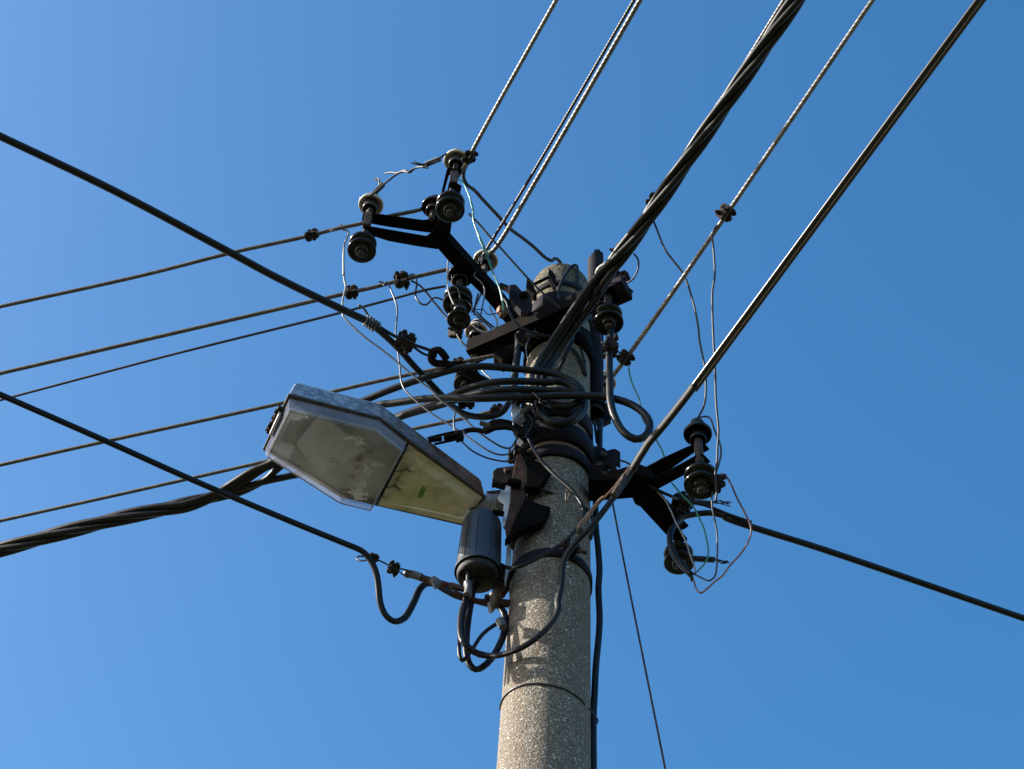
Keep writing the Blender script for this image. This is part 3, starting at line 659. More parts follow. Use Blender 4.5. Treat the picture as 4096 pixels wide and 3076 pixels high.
LOB = lambda a: .88 + .12 * abs(math.cos(3 * a)) ** 1.1
def ext(P, L, dv=None):
    if not L: return P
    d = (dv if dv is not None else (P[0] - P[1])).normalized()
    return [P[0] + d * L] + list(P)
def strand(label, P, wd, m_=None, cat='wire', group=None, pitch=17.0, name='stranded_wire', seg=24, step=.0055):
    r = wpx(wd, P) / 2 * (.9 if wd > 15 else 1)
    if group and group.startswith('bare'): P = ext(P, 8)
    return tag(MB().tube(P, r, seg, LOB, pitch * .013 / r * .35, step=step).build(name, m_ or M_alu), label, cat, group)
def cable(label, P, wd, m_=None, name='cable', cat='cable', group=None, seg=12, step=.02, flat=None, prof=None, twist=0, far=0):
    r = wpx(wd, P) / 2
    P = ext(P, far)
    return tag(MB().tube(P, r, seg, prof, twist, step=step, flat=flat).build(name, m_ or M_cable), label, cat, group)

def onp(P, q):
    best = None
    for a, b in zip(P, P[1:]):
        for i in range(41):
            c = a.lerp(b, i / 40); r = proj(c); d = (r[0] - q[0]) ** 2 + (r[1] - q[1]) ** 2
            if best is None or d < best[0]: best = (d, c, b - a)
    return best[1], best[2]
def clampon(label, P, q, size, roll=0): c, d = onp(P, q); return clamp(label, c, d, size * .9, roll)
# ------------------------------------------------------------------ long wires to the left
GL = 'bare stranded wires running off to the left'
Z1 = zat(X3.x, X3.y, px('A', 0, 930)[1]) ; zU3 = Z1
W1 = path('S:-80,1244 561,1103 W:600,385 1270,240 A:110,1152 420,1085 740,1003 1000,950 1070,930', 7.12, 7.1, 'Z')
strand('highest stranded wire on the left, ending at the brown insulator', W1, 19, M_alu_shade, group=GL)
W2 = path('S:-80,1512 900,1285 W:1380,865 1640,805 J:800,415 1050,350 1280,295 1640,212', 6.99, 6.97, 'Z')
strand('second stranded wire from the top left, reaching the black bell insulator', W2, 20, M_alu_shade, group=GL)
W3 = path('S:-80,1622 V:1150,925 W:0,1390 1630,985 J:1100,520 1400,440 1610,400', 6.93, 6.91, 'Z')
strand('thinnest dark stranded wire on the left, below the second wire', W3, 11, M_alud, group=GL, step=.005)
W4 = path('S:-80,1878 V:930,1659 M:2090,205 L:0,460 650,325 J:1800,1240 L:1170,205 1300,190', 6.74, 6.70, 'Z')
strand('stranded wire on the left that passes just above the street lamp', W4, 19, M_alu_shade, group=GL)
W5 = path('M:-120,1102 1000,853 1900,650 L:300,1008 900,882 1150,818 1300,790', 6.6, 6.55, 'Z')
strand('lowest stranded wire on the left, passing behind the street lamp', W5, 18, M_alu_shade, group=GL)

# ------------------------------------------------------------------ wires to the upper right
GR = 'bare stranded wires running off to the upper right'
X1 = path('S:2270,-80 2225,0 1895,594 A:1580,400 1500,520 1440,600', 7.12, 7.08, 'Z')
strand('stranded wire rising from the topmost white insulator to the top edge', X1, 20, group=GR)
X2a = path('S:2583,-80 2536,0 2142,675 B:690,255 640,340', 7.08, 7.04, 'Z')
strand('thin dark stranded wire beside the paler wire left of the pole top', X2a, 13, M_alud, group=GR, step=.005)
X2b = path('S:2608,-80 2561,0 2172,675 B:765,270 700,320', 7.1, 7.06, 'Z')
strand('pale stranded wire ending at the wire wrapped white insulator', X2b, 22, group=GR)
X3s = path('S:3186,-80 3136,0 2925,338 2827,482 2607,815 2477,1015 B:2030,420', 7.02, 6.93, 'Z')
strand('stranded wire running up beside the thick black cable bundle', X3s, 17, group=GR)
X4 = path('S:3546,-80 3491,0 2453,1501 C:1440,640', 6.9, 6.5, 'Z')
strand('pale stranded wire right of the cable bundle, with a clamp midway', X4, 21, group=GR)

# twin flat cable to the right top
TW = lambda a: .62 + .38 * abs(math.cos(a)) ** 1.4
ZX = PY((2400, 2050), -.16).z
def twin(P, wd, nm, label, m_=M_twin):
    r = wpx(wd, P) / 2
    P = ext(P, 8)
    T = (P[-1] - P[0]).normalized(); v_ = (P[-1] - CAM).normalized(); side = T.cross(v_).normalized()
    o = thing(nm, label, 'cable', tuple(P[0]))
    for s_ in (-1, 1):
        MB().tube([p + side * s_ * r * .52 for p in P], r * .47, 12).build('core', m_, o)
    MB().tube(P, r * .3, 8).build('bridge', m_, o)
    return o
X5 = path('S:3981,-80 3922,0 2774,1556', ZX + .28, ZX + .1, 'Z')
twin(X5, 41, 'twin_cable', 'glossy black twin cable crossing the upper right corner')
X5b = path('R:1040,120 990,190 700,560 530,760 500,810 430,920 360,1040', ZX + .1, ZX + .04, 'Z')
cable('dark taped sleeve over the twin cable right of the pole', X5b, 42, M_tape, 'taped_sleeve', 'sleeve', flat=(1, .7))
X5c = path('R:370,1020 200,1260 0,1560 E:1960,640 1800,790 1640,920 1540,1060 1500,1180 1480,1400 1430,1560 H:1195,180 1140,290 1050,390 850,540 700,590 600,608 480,592 380,530 325,440 318,330 335,200 365,110 400,0 E:500,1300 510,1200', ZX + .05, ZX + .05, 'Z')
X5c = []
for s_, v0, v1 in (('R:370,1025 E:2200,230,-.28 1980,530,-.26 1820,730,-.24 1680,870,-.22 1570,1010,-.2 1522,1130,-.185 1512,1250,-.175 1500,1400,-.165 1465,1540,-.16 H:1178,190,-.16 1130,300,-.155 1050,390,-.15 950,475,-.145 850,535,-.13 700,590,-.1 600,606,-.08 480,590,-.07 385,530 330,450 318,330 335,200 365,110 400,0', -.297, -.07), ('E:500,1350 560,1210', -.075, -.08)):
    X5c += path(s_, v0, v1)
cable('thick black cable looping low across the pole and up into the joint housing', X5c, 30, M_flat, 'looped_cable', flat=(1.1, .75))
# dead-end rods on the twin cable
dr = thing('dead_end_rod', 'rusty bent rod link beside the thick cable where it meets the pole', 'hook', tuple(PY(px('E', 1700, 750), -.22)))
MB().tube(path('E:1700,760 1710,700 1800,590 1910,450 1960,400 1990,390', -.27), .0065, 10).build('rod', M_copper, dr)
MB().ball(PY(px('E', 1710, 755), -.27), .011).build('rod_eye', M_pin, dr)
dr2 = thing('dead_end_rod', 'pale worn metal link gripping the cable right of the pole', 'hook', tuple(PY(px('R', 220, 1200), -.25)))
MB().tube(path('R:270,1120 250,1180 190,1260 150,1330', -.32), .009, 10).build('rod', M_pin, dr2)
MB().tube(path('R:330,1010 290,1070 240,1130 130,1270 60,1340', -.31), .003, 8).build('wire_tail', M_copper, dr2)

# ------------------------------------------------------------------ bundle of four cables, right
cen = path('S:3240,-80 3185,0 2955,338 2725,675 2607,848 2517,975 2408,1118', 7.02, ZC - .03, 'Z') + path('B:1800,900', PZ(px('B', 1800, 900), ZC - .05).y) + path('B:1620,1130', PZ(px('B', 1620, 1130), ZC - .05).y)
cenS = smooth(cen, .03)
def helix(C, k, n, r0, turns, ph=0):
    out = []; L = len(C)
    for i in range(L):
        T = (C[min(i + 1, L - 1)] - C[max(i - 1, 0)]).normalized(); v_ = (C[i] - CAM).normalized()
        s1_ = T.cross(v_).normalized(); s2_ = T.cross(s1_)
        f = i / (L - 1); a = 2 * math.pi * (k / n + turns * f) + ph
        rr = r0(f) if callable(r0) else r0
        out.append(C[i] + s1_ * math.cos(a) * rr + s2_ * math.sin(a) * rr)
    return out
GB = 'thick black cables twisted into one bundle and coiled at the pole'
tails = [
 ('L:1700,230 1630,370', 'C:645,540 645,700 650,860 700,990 820,1082 950,1102 1090,1060 1190,960 1212,850 1150,690 1000,590 850,535 L:1700,378 1400,345', 'L:1050,320 800,340 400,450 0,590 D:1270,280 1100,345 900,470', 'M:1990,650 1860,705 1730,785 1600,865', 'outermost black coil cable, arching highest above the lamp'),
 ('L:1790,200 1700,360', 'C:720,500 690,700 700,880 760,1020 900,1085 1060,1050 1160,960 1200,860 1150,735 1000,640 880,622 L:1800,494 1500,485', 'L:1200,495 900,560 600,695 150,860 D:1421,545 1000,640', 'M:2040,645 1930,700 1780,800 1620,885', 'middle black coil cable, arching left toward the lamp'),
 ('L:1880,180 1770,370', 'C:770,560 750,700 760,820 900,900 1060,893 1150,840 1170,790 1100,740 L:1800,590 1500,575', 'L:1200,585 900,645 600,742 150,875 D:1430,562 1000,680', 'M:2060,680 1980,755 1900,805 1760,870 1600,910', 'inner black coil cable, lowest in the arch toward the lamp'),
 ('B:1730,1070,-.2 1760,1050,-.19 1820,960,-.2 1880,900,-.24 1950,880,-.28', 'B:2010,912 2055,1000 2060,1120 2040,1400 C:1485,370 1490,600 1500,850 1550,1030 1650,1190 1770,1262 1870,1240 1935,1130 1900,1015 1750,890 1500,808 1100,780 700,790', 'L:1000,675 700,668 400,680 0,735 D:1480,320 1000,500', 'M:2260,712 2150,742 1950,785 1780,835 1600,880', 'thick black cable making the big open loop right of the pole'),
]
clS = smooth(path('F:-60,1206 0,1188 M:500,1152 900,1052 1300,970 1450,940', 6.36, 6.38, 'Z'), .03)
for i, (a_, b_, b2_, e_, lab) in enumerate(tails):
    P = helix(cenS, i, 4, lambda f: .0165 if f < .75 else .0165 + .012 * (f - .75) * 4, 1.55, .6)
    P = [p for j, p in enumerate(P) if j % 3 == 0][:-2]
    if i < 3: P += path(a_, -.185, -.172) + path(b_, -.165 - .008 * i, -.215 - .008 * i)
    else: P += path(a_, -.26) + path(b_, -.27, -.225)
    zl = P[-1].z
    P += path(b2_, zl, 6.42, 'Z') + path(e_, 6.42, 6.4, 'Z')
    H2 = helix(clS, i, 4, .0155, .9, 2.2)[:-1]; P += [p for j, p in enumerate(H2) if j % 3 == 0][::-1]
    P = ext(P, 8, cenS[0] - cenS[1]); P = ext(P[::-1], 8, clS[0] - clS[1])[::-1]
    tag(MB().tube(P, .0122, 12, step=.02).build('bundle_cable', M_cable), lab, 'cable', GB)
tag(MB().tube(path('B:1630,1240 1600,1350 1530,1500 C:1030,240 960,430 900,545', -.19, -.14), .0075, 10).build('cable', M_cable_old), 'thinner grey black cable hanging in front of the pole, right of the bundle', 'cable')
tag(MB().tube(path('B:1700,1150 1700,1260 1720,1380 1760,1520 C:1200,400 1215,520 1220,620 1190,680', -.1, -.04), .0065, 10).build('cable', M_cable_old), 'thin cable running down between the pole and the steel pipe', 'cable')
tag(MB().tube(path('C:1060,255 1110,300 1170,400 1200,470 1225,560', -.115, -.07), .0065, 10).build('cable', M_cable_old), 'short cable bent across the right face of the pole top', 'cable')

# ------------------------------------------------------------------ black service cable, upper left
GS = None
ZS = PY((2056, 1600), -.1).z
P = path('S:-80,507 0,545 448,759 900,999 W:1000,640 1700,980 J:740,785', ZS + .12, ZS + .05, 'Z')
cable('thick black overhead cable coming down from the upper left edge', P, 31, M_cable, 'overhead_cable', far=8)
P = path('J:740,785 850,870 960,965 1100,1100 1250,1270 1400,1430 1560,1600', ZS + .05, ZS + .03, 'Z') + path('L:700,745 800,820 900,862 1100,880 1230,850 1300,790 1350,700 1390,540', -.1, -.12)
cable('thick black cable swinging in a deep curve behind the arching coils', P, 26, M_cable, 'overhead_cable')
P = path('L:1385,620 1410,400 1445,130 B:1050,1200', -.15, -.13)
cable('stiff black conduit standing upright left of the pole top', P, 29, M_cable_old, 'conduit', 'conduit')
P = path('J:800,800 1060,960 1170,1010 1250,1045 1450,1115 1500,1150 1490,1190', ZS + .055, ZS + .03, 'Z')
cable('bare messenger wire running from the wire grip to the hook', P, 13, M_cable, 'messenger_wire', 'wire')
P = path('J:1170,1030 1260,1075 1350,1140 1440,1175 1490,1180', ZS + .05, ZS + .03, 'Z')
cable('lower leg of the messenger wire looped through the hook', P, 10, M_cable, 'messenger_wire', 'wire')
# wire grip
wg = MB(); c0 = PZ(px('J', 785, 815), ZS + .05); ax = (PZ(px('J', 850, 860), ZS + .05) - PZ(px('J', 720, 775), ZS + .05)).normalized(); s1_ = ax.cross((c0 - CAM).normalized()).normalized(); s2_ = ax.cross(s1_)
pp = []
for i in range(60):
    a = 2 * math.pi * i / 14; pp.append(c0 + ax * (-.024 + .048 * i / 59) + (s1_ * math.cos(a) + s2_ * math.sin(a)) * .0175)
wg.tube(pp, .0042, 6, raw=True); wg.tube([pp[0], pp[0] - ax * .02 + s1_ * .01, pp[0] - ax * .045 + s1_ * .012], .004, 6)
tag(wg.build('wire_grip', M_lgrey), 'grey wire wound several turns around the thick overhead cable', 'wire wrap')
# hook to the pole
hk = thing('eye_hook', 'heavy rusty curled hook holding the messenger wire of the upper left cable', 'hook', tuple(PZ(px('L', 1400, 720), ZS)))
MB().tube(path('L:650,235 620,190 570,140 510,150 480,200 490,255 550,290 640,285 720,320 800,370', ZS + .03, ZS + .025, 'Z'), .0125, 12).build('hook', M_hook, hk)
MB().tube(path('L:780,355 900,400 1100,500 1250,590 1400,710', ZS + .025, ZS, 'Z'), .0145, 12).build('rod', M_hook, hk)
MB().prism(path('L:760,390 820,370 960,480 1010,530 960,560 880,500', ZS + .02, mode='Z'), (0, 0, .02)).build('turnbuckle', M_steel, hk, bev=.002)
MB().prism(path('L:980,540 1110,520 1170,545 1340,640 1400,700 1420,735 1200,640 1120,600', ZS - .0, mode='Z'), (0, 0, .02)).build('shackle', M_steel, hk, bev=.002)

# turnbuckle strap in the middle left
tb = thing('turnbuckle', 'open framed turnbuckle and rod pulling left from the pole above the lamp', 'turnbuckle', tuple(PY(px('L', 1100, 1030), -.2)))
MB().tube(path('L:840,1045 900,1025 980,1022 1050,1035 1100,1040', -.2), .0085, 10).build('rod', M_hook, tb)
MB().tube(path('L:440,1115 560,1085 750,1042 830,1035', -.21), .0042, 8).build('upper_rail', M_steel, tb)
MB().tube(path('L:520,1180 700,1140 800,1115 840,1095', -.21), .0042, 8).build('lower_rail', M_steel, tb)
MB().tube(path('L:455,1135 520,1130 600,1118', -.21), .008, 10).build('threaded_rod', M_steel, tb)
MB().tube(path('L:625,1112 760,1085 800,1078', -.21), .0085, 10).build('threaded_rod', M_steel, tb)
MB().prism(path('L:745,1030 825,1018 845,1090 760,1112', -.215), (0, .02, 0)).build('end_nut', M_steel, tb, bev=.002)
ear = thing('strap_ear', 'dark twisted steel ear with a round hole reaching left from the pole band', 'bracket', tuple(PY(px('L', 1300, 950), -.18)))
MB().prism(path('L:1050,1000 1100,940 1160,905 1250,893 1340,908 1390,925 1450,960 1530,1000 1510,1080 1440,1060 1370,1000 1290,990 1190,1000 1120,1035 1075,1045', -.18), (0, .012, 0)).build('ear_plate', M_steel, ear, bev=.002)
MB().tube(path('L:1028,945 1080,960 1130,975', -.2), .0085, 6).build('bolt', M_pin, ear)
MB().tube(path('L:1440,735 1460,705 1540,690 1620,700', -.2), .009, 10).build('eye', M_hook, ear)
MB().tube(path('L:1490,830 1540,795 1590,770', -.21), .0085, 10, lambda a: 1, 0).build('threaded_bolt', M_pin, ear)

# ------------------------------------------------------------------ twin cable, lower left, with its hanging loops
ZD = PY((2033, 2418), -.05).z
YK = PZ(px('K', 0, 172), ZD + .05).y
PD = path('S:-80,1543 0,1578 448,1775 M:1400,765 2212,1108', ZD + .12, ZD + .05, 'Z') + path('K:0,172 130,225 250,275 330,340 390,430 435,560 455,700 470,850 520,980 590,1050 650,1068 740,1030 800,940 860,820 910,710 980,650 1080,655', YK, -.03) + path('K:1180,715 1300,780 1400,812 1560,850 1700,885 1790,905 1845,980 1858,1080 1840,1200 1790,1330 1700,1480 1600,1575 1530,1598 1465,1550 1430,1440 1425,1250 1450,1000 1475,850 1500,720 1580,600 1640,510', -.025, -.06)
cable('black twin cable from the lower left, sagging in an S below the lamp', PD, 25, M_flat, 'twin_cable', far=8, flat=(1.12, .82), step=.02)
PE = path('K:1440,640 1415,800 1375,950 1352,1100 1348,1300 1348,1440 1380,1500 1420,1470 1500,1360 1600,1215 1700,1130 1800,1070', -.09, -.05)
cable('short black cable hooked back up beside the loop under the joint housing', PE, 17, M_cable, 'looped_cable')
PM0 = PZ(px('K', 320, 390), ZD + .04).y
PM = path('K:320,390 250,395 212,370 235,345 300,350 400,372 500,410 620,470 740,492 900,545 1040,600', PM0, -.07)
cable('thin messenger wire with a small loop above the sagging cable', PM, 7, M_alud, 'messenger_wire', 'wire')
cable('short slack leg of the thin messenger wire by the grey rod end', path('K:640,475 700,530 760,568 800,560', PM0 * .6, -.07), 6, M_alud, 'messenger_wire', 'wire')
hb = thing('anchor_bar', 'brown rusted slotted anchor bar fixed low on the pole left side', 'bracket', tuple(PY(px('K', 1890, 880), -.05)))
MB().tube(path('K:770,540 830,548 930,580', -.08), lambda f: .0125, 12).ball(PY(px('K', 770, 540), -.08), .0125).build('rod_end', M_lgrey, hb)
MB().tube(path('K:850,560 1050,622 1200,665', -.08, -.075), .0105, 10).build('rod', M_rust, hb)
MB().prism(path('K:1170,630 1270,630 1400,672 1420,690 1415,718 1280,686 1270,712 1240,690', -.08), (0, .012, 0)).build('slotted_link', M_rust, hb, bev=.002)
MB().tube(path('K:1280,745 1420,800 1560,845 1700,850 1780,868 1890,885', -.07, -.04), .0085, 10).build('lower_leg', M_rust, hb)
MB().tube(path('K:1640,800 1740,815 1820,850 1900,860', -.06, -.03), .0095, 10).build('upper_leg', M_rust, hb)
tag(MB().tube(path('K:1715,790 1730,850 1700,905 1680,915', -.065), .02, 10, flat=(1.05, .6)).build('tape_wrap', M_btape), 'brown adhesive tape wrapped where the anchor bar meets the cable', 'tape')
tag(MB().tube(path('K:1045,600 1110,650 1060,670', -.08), .014, 10, flat=(1, .7)).build('tape_wrap', M_gtape), 'frayed grey tape binding the sagging cable to the rusty rod', 'tape')
tag(MB().tube(path('K:1435,650 1450,700 1440,760 1430,790', -.09), .017, 12, flat=(1, .7)).build('tape_wrap', M_gtape), 'silver grey tape around the cables leaving the joint housing', 'tape')
tag(MB().tube(path('K:1790,1055 1815,1090 1835,1130', -.07), .013, 10).build('tape_wrap', M_gtape), 'small grey tape knot on the cable loop next to the pole', 'tape')
clamp('small clamp on the thin messenger wire where the sagging cable drops', PY(px('K', 400, 358), PM0), PM[-1] - PM[5], .03)
clamp('small clamp midway on the thin messenger wire above the sagging cable', PY(px('K', 620, 480), PM0 * .6 - .03), PM[-1] - PM[5], .034, .8)

# ------------------------------------------------------------------ joint housing (black bell)
xb = PY((1912, 2289), -.075); zbm = xb.z; zh = zat(xb.x, xb.y, 2048) - zbm
rb = 93 * wpx(1, [xb])
jb = thing('joint_housing', 'glossy black bell shaped cable joint housing hanging beside the pole', 'joint housing', tuple(xb))
T0 = Matrix.Translation((xb.x, xb.y, 0))
prof = [(rb * 1.02, zbm - .004), (rb * 1.02, zbm + .008), (rb * .985, zbm + .012)]
for i in range(9): prof.append((rb * (.985 - .1 * (i / 8)), zbm + .015 + (zh - .095) * i / 8))
for i in range(1, 9):
    a = math.pi / 2 * i / 8; prof.append((max(rb * .885 * math.cos(a) ** .75, 1e-4), zbm + zh - .08 + .065 * math.sin(a)))
MB().lathe(prof, 64, T0).build('shell', M_box, jb)
for dg in (200, 232, 262, 300, 340, 20):
    a = math.radians(dg); q = MB()
    pts_ = [Vector((xb.x + rr_ * 1.0 * math.cos(a), xb.y + rr_ * math.sin(a), zz)) for rr_, zz in prof[2:12]]
    q.tube(pts_, .0016, 6, raw=True); q.build('seam', M_boxin, jb)
q = MB(); q.lathe([(rb * 1.0, zbm - .002), (rb * .98, zbm - .006), (rb * .93, zbm + .004), (rb * .5, zbm + .006), (1e-4, zbm + .006)], 48, T0); q.build('base_plate', M_boxin, jb)
q = MB(); q.lathe([(rb * .93, zbm + .003), (rb * .9, zbm - .02), (rb * .84, zbm - .028), (rb * .4, zbm - .03), (1e-4, zbm - .03)], 40, T0); q.build('lower_cap', M_boxin, jb)
for (x_, y_, rr_) in ((450, 1215, .019), (665, 1215, .026)):
    c_ = PZ(px('E', x_, y_), zbm - .028); q = MB()
    q.lathe([(rr_, .004), (rr_, -.006), (rr_ * .82, -.006), (rr_ * .82, .004)], 24, Matrix.Translation(c_), close=True); q.build('cable_gland', M_steelp, jb)
# tail in front of the housing
cable('grey sleeved lead entering the joint housing from below', path('E:468,1190 468,1290 470,1380', -.1), 11, M_gtape, 'lead_sleeve', 'sleeve')

# mounting channel
mc = thing('mounting_channel', 'rusty brown steel channel that carries the lamp on the left of the pole', 'bracket', tuple(PY(px('E', 1000, 700), -.16)))
MB().prism(path('E:1010,-80 1060,-100 1112,0 1106,400 960,830 960,860 880,700 905,600 945,400 950,250 960,180', -.135), (.006, .05, 0)).build('web', M_rust, mc, bev=.003)
MB().prism(path('L:1530,1310 1815,1435 1720,1600 1690,1650 1525,1650', -.15), (0, .03, .0)).build('upper_gusset', M_steel, mc, bev=.003)
MB().prism(path('E:1105,400 1390,492 1300,660 1100,720 960,800 880,850 940,760 1000,600', -.15), (0, .03, 0)).build('lower_gusset', M_steel, mc, bev=.003)
MB().prism(path('E:905,900 960,850 955,1000 940,1140 890,1330 880,1300 892,1100', -.08), (0, .02, 0)).build('edge_strip', M_strip, mc, bev=.002)
MB().prism(path('E:830,1150 905,1170 895,1260 830,1210', -.05), (0, .02, 0)).build('tab', M_rust, mc, bev=.002)
MB().prism(path('E:740,1340 800,1290 830,1300 900,1330 935,1330 880,1415 850,1425 790,1395', -.05), (0, .03, 0)).build('hook_tab', M_rust, mc, bev=.003)
MB().prism(path('L:1425,1410 1420,1500 1370,1600 1200,1620 1155,1645 1165,1480 1200,1440', -.11), (0, .012, 0)).build('textured_strap', M_clamp, mc, bev=.003)
MB().hexbolt(PY(px('L', 1325, 1480), -.112), (0, -1, 0), .012, .012).build('bolt', M_pin, mc)
MB().prism(path('E:676,318 840,300 830,345 800,385 720,365', -.02), (0, .02, 0)).build('rear_strap', M_clamp, mc)
MB().tube(path('E:750,240 820,262 880,280', -.12), .0085, 6).build('bolt', M_steel, mc)
MB().tube(path('E:925,210 990,225 1060,235', -.15), .014, 6).build('bolt', M_steel, mc)
MB().tube(path('E:750,545 810,560 870,570', -.12), .009, 6).build('bolt', M_steel, mc)

# ------------------------------------------------------------------ street lamp
ZP = 5.95
lamp = thing('street_lamp', 'weathered hexagonal street lamp head with a dusty clear cover, pointing left', 'street lamp', tuple(PZ((1900, 2040), ZP)))
qN = [px('D', 430, 215), px('D', 1430, 472), px('E', 660, 372)]
qF = [px('E', 432, 690), px('P', 70, 1220), px('D', 990, 1350), px('D', 178, 815)]
o6 = [PZ(qN[0], ZP), PZ(qN[1], ZP), PZ(qN[2], ZP), PZ(px('E', 435, 688), ZP), PZ(px('D', 1000, 1340), ZP), PZ(px('D', 150, 815), ZP)]
ctr = sum(o6, Vector()) / 6
def inset(P, d, z=None):
    c = sum(P, Vector()) / len(P); n_ = len(P); out = []
    for i in range(n_):
        a, b, c2 = P[i - 1], P[i], P[(i + 1) % n_]
        e1 = (b - a).normalized(); e2 = (c2 - b).normalized()
        n1 = Vector((-e1.y, e1.x, 0)); n2 = Vector((-e2.y, e2.x, 0))
        if n1.dot(c - b) < 0: n1 = -n1
        if n2.dot(c - b) < 0: n2 = -n2
        bi = (n1 + n2).normalized(); k_ = d / max(bi.dot(n1), .3)
        q_ = b + bi * k_
        if z is not None: q_ = Vector((q_.x, q_.y, z))
        out.append(q_)
    return out
def loft(rings, capb=False, capt=False):
    q = MB(); n_ = len(rings[0]); vs = [v for r_ in rings for v in r_]; fs = []
    for i in range(len(rings) - 1):
        for j in range(n_): fs.append((i * n_ + j, i * n_ + (j + 1) % n_, (i + 1) * n_ + (j + 1) % n_, (i + 1) * n_ + j))
    if capt: fs.append(list(range((len(rings) - 1) * n_, len(rings) * n_)))
    if capb: fs.append(list(range(n_))[::-1])
    return q.add(vs, fs)
Hh = .1
hood = loft([inset(o6, 0, ZP + .004), inset(o6, .002, ZP + .02), inset(o6, .012, ZP + Hh * .8), inset(o6, .022, ZP + Hh), ], capt=True).build('hood', M_hood, lamp, bev=.004)
# dark rim (frame) under the hood
ri = inset(o6, .012, ZP); q = MB(); n6 = 6
vs = [Vector((v.x, v.y, ZP - .004)) for v in inset(o6, -.002)] + [Vector((v.x, v.y, ZP - .004)) for v in ri] + [Vector((v.x, v.y, ZP + .0035)) for v in inset(o6, -.002)] + [Vector((v.x, v.y, ZP + .0035)) for v in ri]
fs = []
for j in range(6):
    k_ = (j + 1) % 6; fs += [(j, k_, 6 + k_, 6 + j), (12 + j, 12 + k_, 18 + k_, 18 + j), (j, k_, 12 + k_, 12 + j), (6 + j, 6 + k_, 18 + k_, 18 + j)]
q.add(vs, fs).build('rim', M_rim, lamp)
# tray: right part of the underside, with a raised inner panel
sN, sF = PZ(px('D', 1752, 735), ZP), PZ(px('D', 1392, 1440), ZP)
tp = [sN, o6[2], o6[3], sF]; tp = inset(tp, .0055)
zt = ZP - .0055
inner = [PZ(px('P', 800, 290), ZP), PZ(px('P', 1930, 1030), ZP), PZ(px('P', 1720, 1440), ZP), PZ(px('P', 240, 1130), ZP)]
inner = [Vector((v.x, v.y, zt)) for v in inner]; tpz = [Vector((v.x, v.y, zt)) for v in tp]
inn2 = inset(inner, .02, zt - .016)
loft([[v + Vector((0, 0, .012)) for v in tpz], tpz, inner, inn2], capt=True).build('tray', M_tray, lamp, bev=.004)
# raised darker panel next to the cover
MB().prism([Vector((v.x, v.y, zt - .0185)) for v in inset([PZ(px('P', 860, 330), ZP), PZ(px('P', 900, 720), ZP), PZ(px('P', 640, 1140), ZP), PZ(px('P', 330, 1090), ZP), PZ(px('P', 560, 560), ZP)], .002)], (0, 0, .004)).build('panel', M_tray, lamp, bev=.002)
q = MB(); c_ = PZ(px('P', 1830, 1290), zt - .012); q.lathe([(.011, .003), (.011, -.004), (.007, -.004), (.006, .003)], 20, Matrix.Translation(c_), close=True); q.build('screw_eye', M_rim, lamp)
# sticker with print
def onto(k, x, y, z): return PZ(px(k, x, y), z)
zs_ = zt - .0172
st_ = MB().prism([onto('P', 925, 858, zs_), onto('P', 1012, 890, zs_), onto('P', 912, 1080, zs_), onto('P', 835, 1050, zs_)], (0, 0, .0006)).build('sticker', M_green, lamp)
a0, a1, a2 = onto('P', 925, 858, zs_ - .0004), onto('P', 1012, 890, zs_ - .0004), onto('P', 835, 1050, zs_ - .0004)
ex, ey = a1 - a0, a2 - a0
q = MB()
for col in range(5):
    x0 = .06 + col * .185; y = .2 if col < 4 else .08
    while y < .95:
        L_ = random.uniform(.04, .2); y1 = min(y + L_, .97); ww = random.choice([.07, .1, .12])
        q.add([a0 + ex * x0 + ey * y, a0 + ex * (x0 + ww) + ey * y, a0 + ex * (x0 + ww) + ey * y1, a0 + ex * x0 + ey * y1], [(0, 1, 2, 3)])
        y = y1 + random.uniform(.02, .05)
q.build('print', M_ink, st_)
fc = bpy.data.curves.new('mark', 'FONT'); fc.body = 'CE'; fc.size = 1
fo = bpy.data.objects.new('tmp', fc); COL.objects.link(fo); bpy.context.view_layer.update()
mesh_ = bpy.data.meshes.new_from_object(fo.evaluated_get(bpy.context.evaluated_depsgraph_get())); bpy.data.objects.remove(fo)
q = MB(); q.add([a0 + ex * (.12) + ex * 0 + ey * (.16 - v.co.x * .0) + ex * (v.co.y * .42) + ey * (-v.co.x * .11 + .0) for v in mesh_.vertices], [list(pp_.vertices) for pp_ in mesh_.polygons]); q.build('mark', M_ink, st_)

# reflector inside the hood and the clear cover below
cvN0, cvN1, cvN2 = PZ(px('D', 440, 245), ZP), PZ(px('D', 1428, 486), ZP), PZ(px('D', 1742, 735), ZP)
cvF2, cvF1, cvF0 = PZ(px('D', 1372, 1425), ZP), PZ(px('D', 1000, 1330), ZP), PZ(px('D', 170, 800), ZP)
cv = [cvN0, cvN1, cvN2, cvF2, cvF1, cvF0]
loft([inset(cv, .002, ZP + .002), inset(cv, .006, ZP + .012), inset(cv, .045, ZP + .05), inset(cv, .1, ZP + .066)], capt=True).build('reflector', M_refl, lamp)
g1 = MB().prism([Vector((v.x, v.y, ZP + .008)) for v in inset([PZ(px('D', 1270, 900), ZP), PZ(px('D', 1700, 790), ZP), PZ(px('D', 1380, 1400), ZP), PZ(px('D', 1010, 1370), ZP)], .004)], (0, 0, .03)); g1.build('gear_tray', M_refl2, lamp, bev=.003)
g2 = MB().prism([Vector((v.x, v.y, ZP + .018)) for v in [PZ(px('D', 780, 470), ZP), PZ(px('D', 1290, 880), ZP), PZ(px('D', 740, 1160), ZP), PZ(px('D', 500, 800), ZP)]], (0, 0, .02)); g2.build('mirror_panel', M_refl, lamp, bev=.003)
D0 = .052
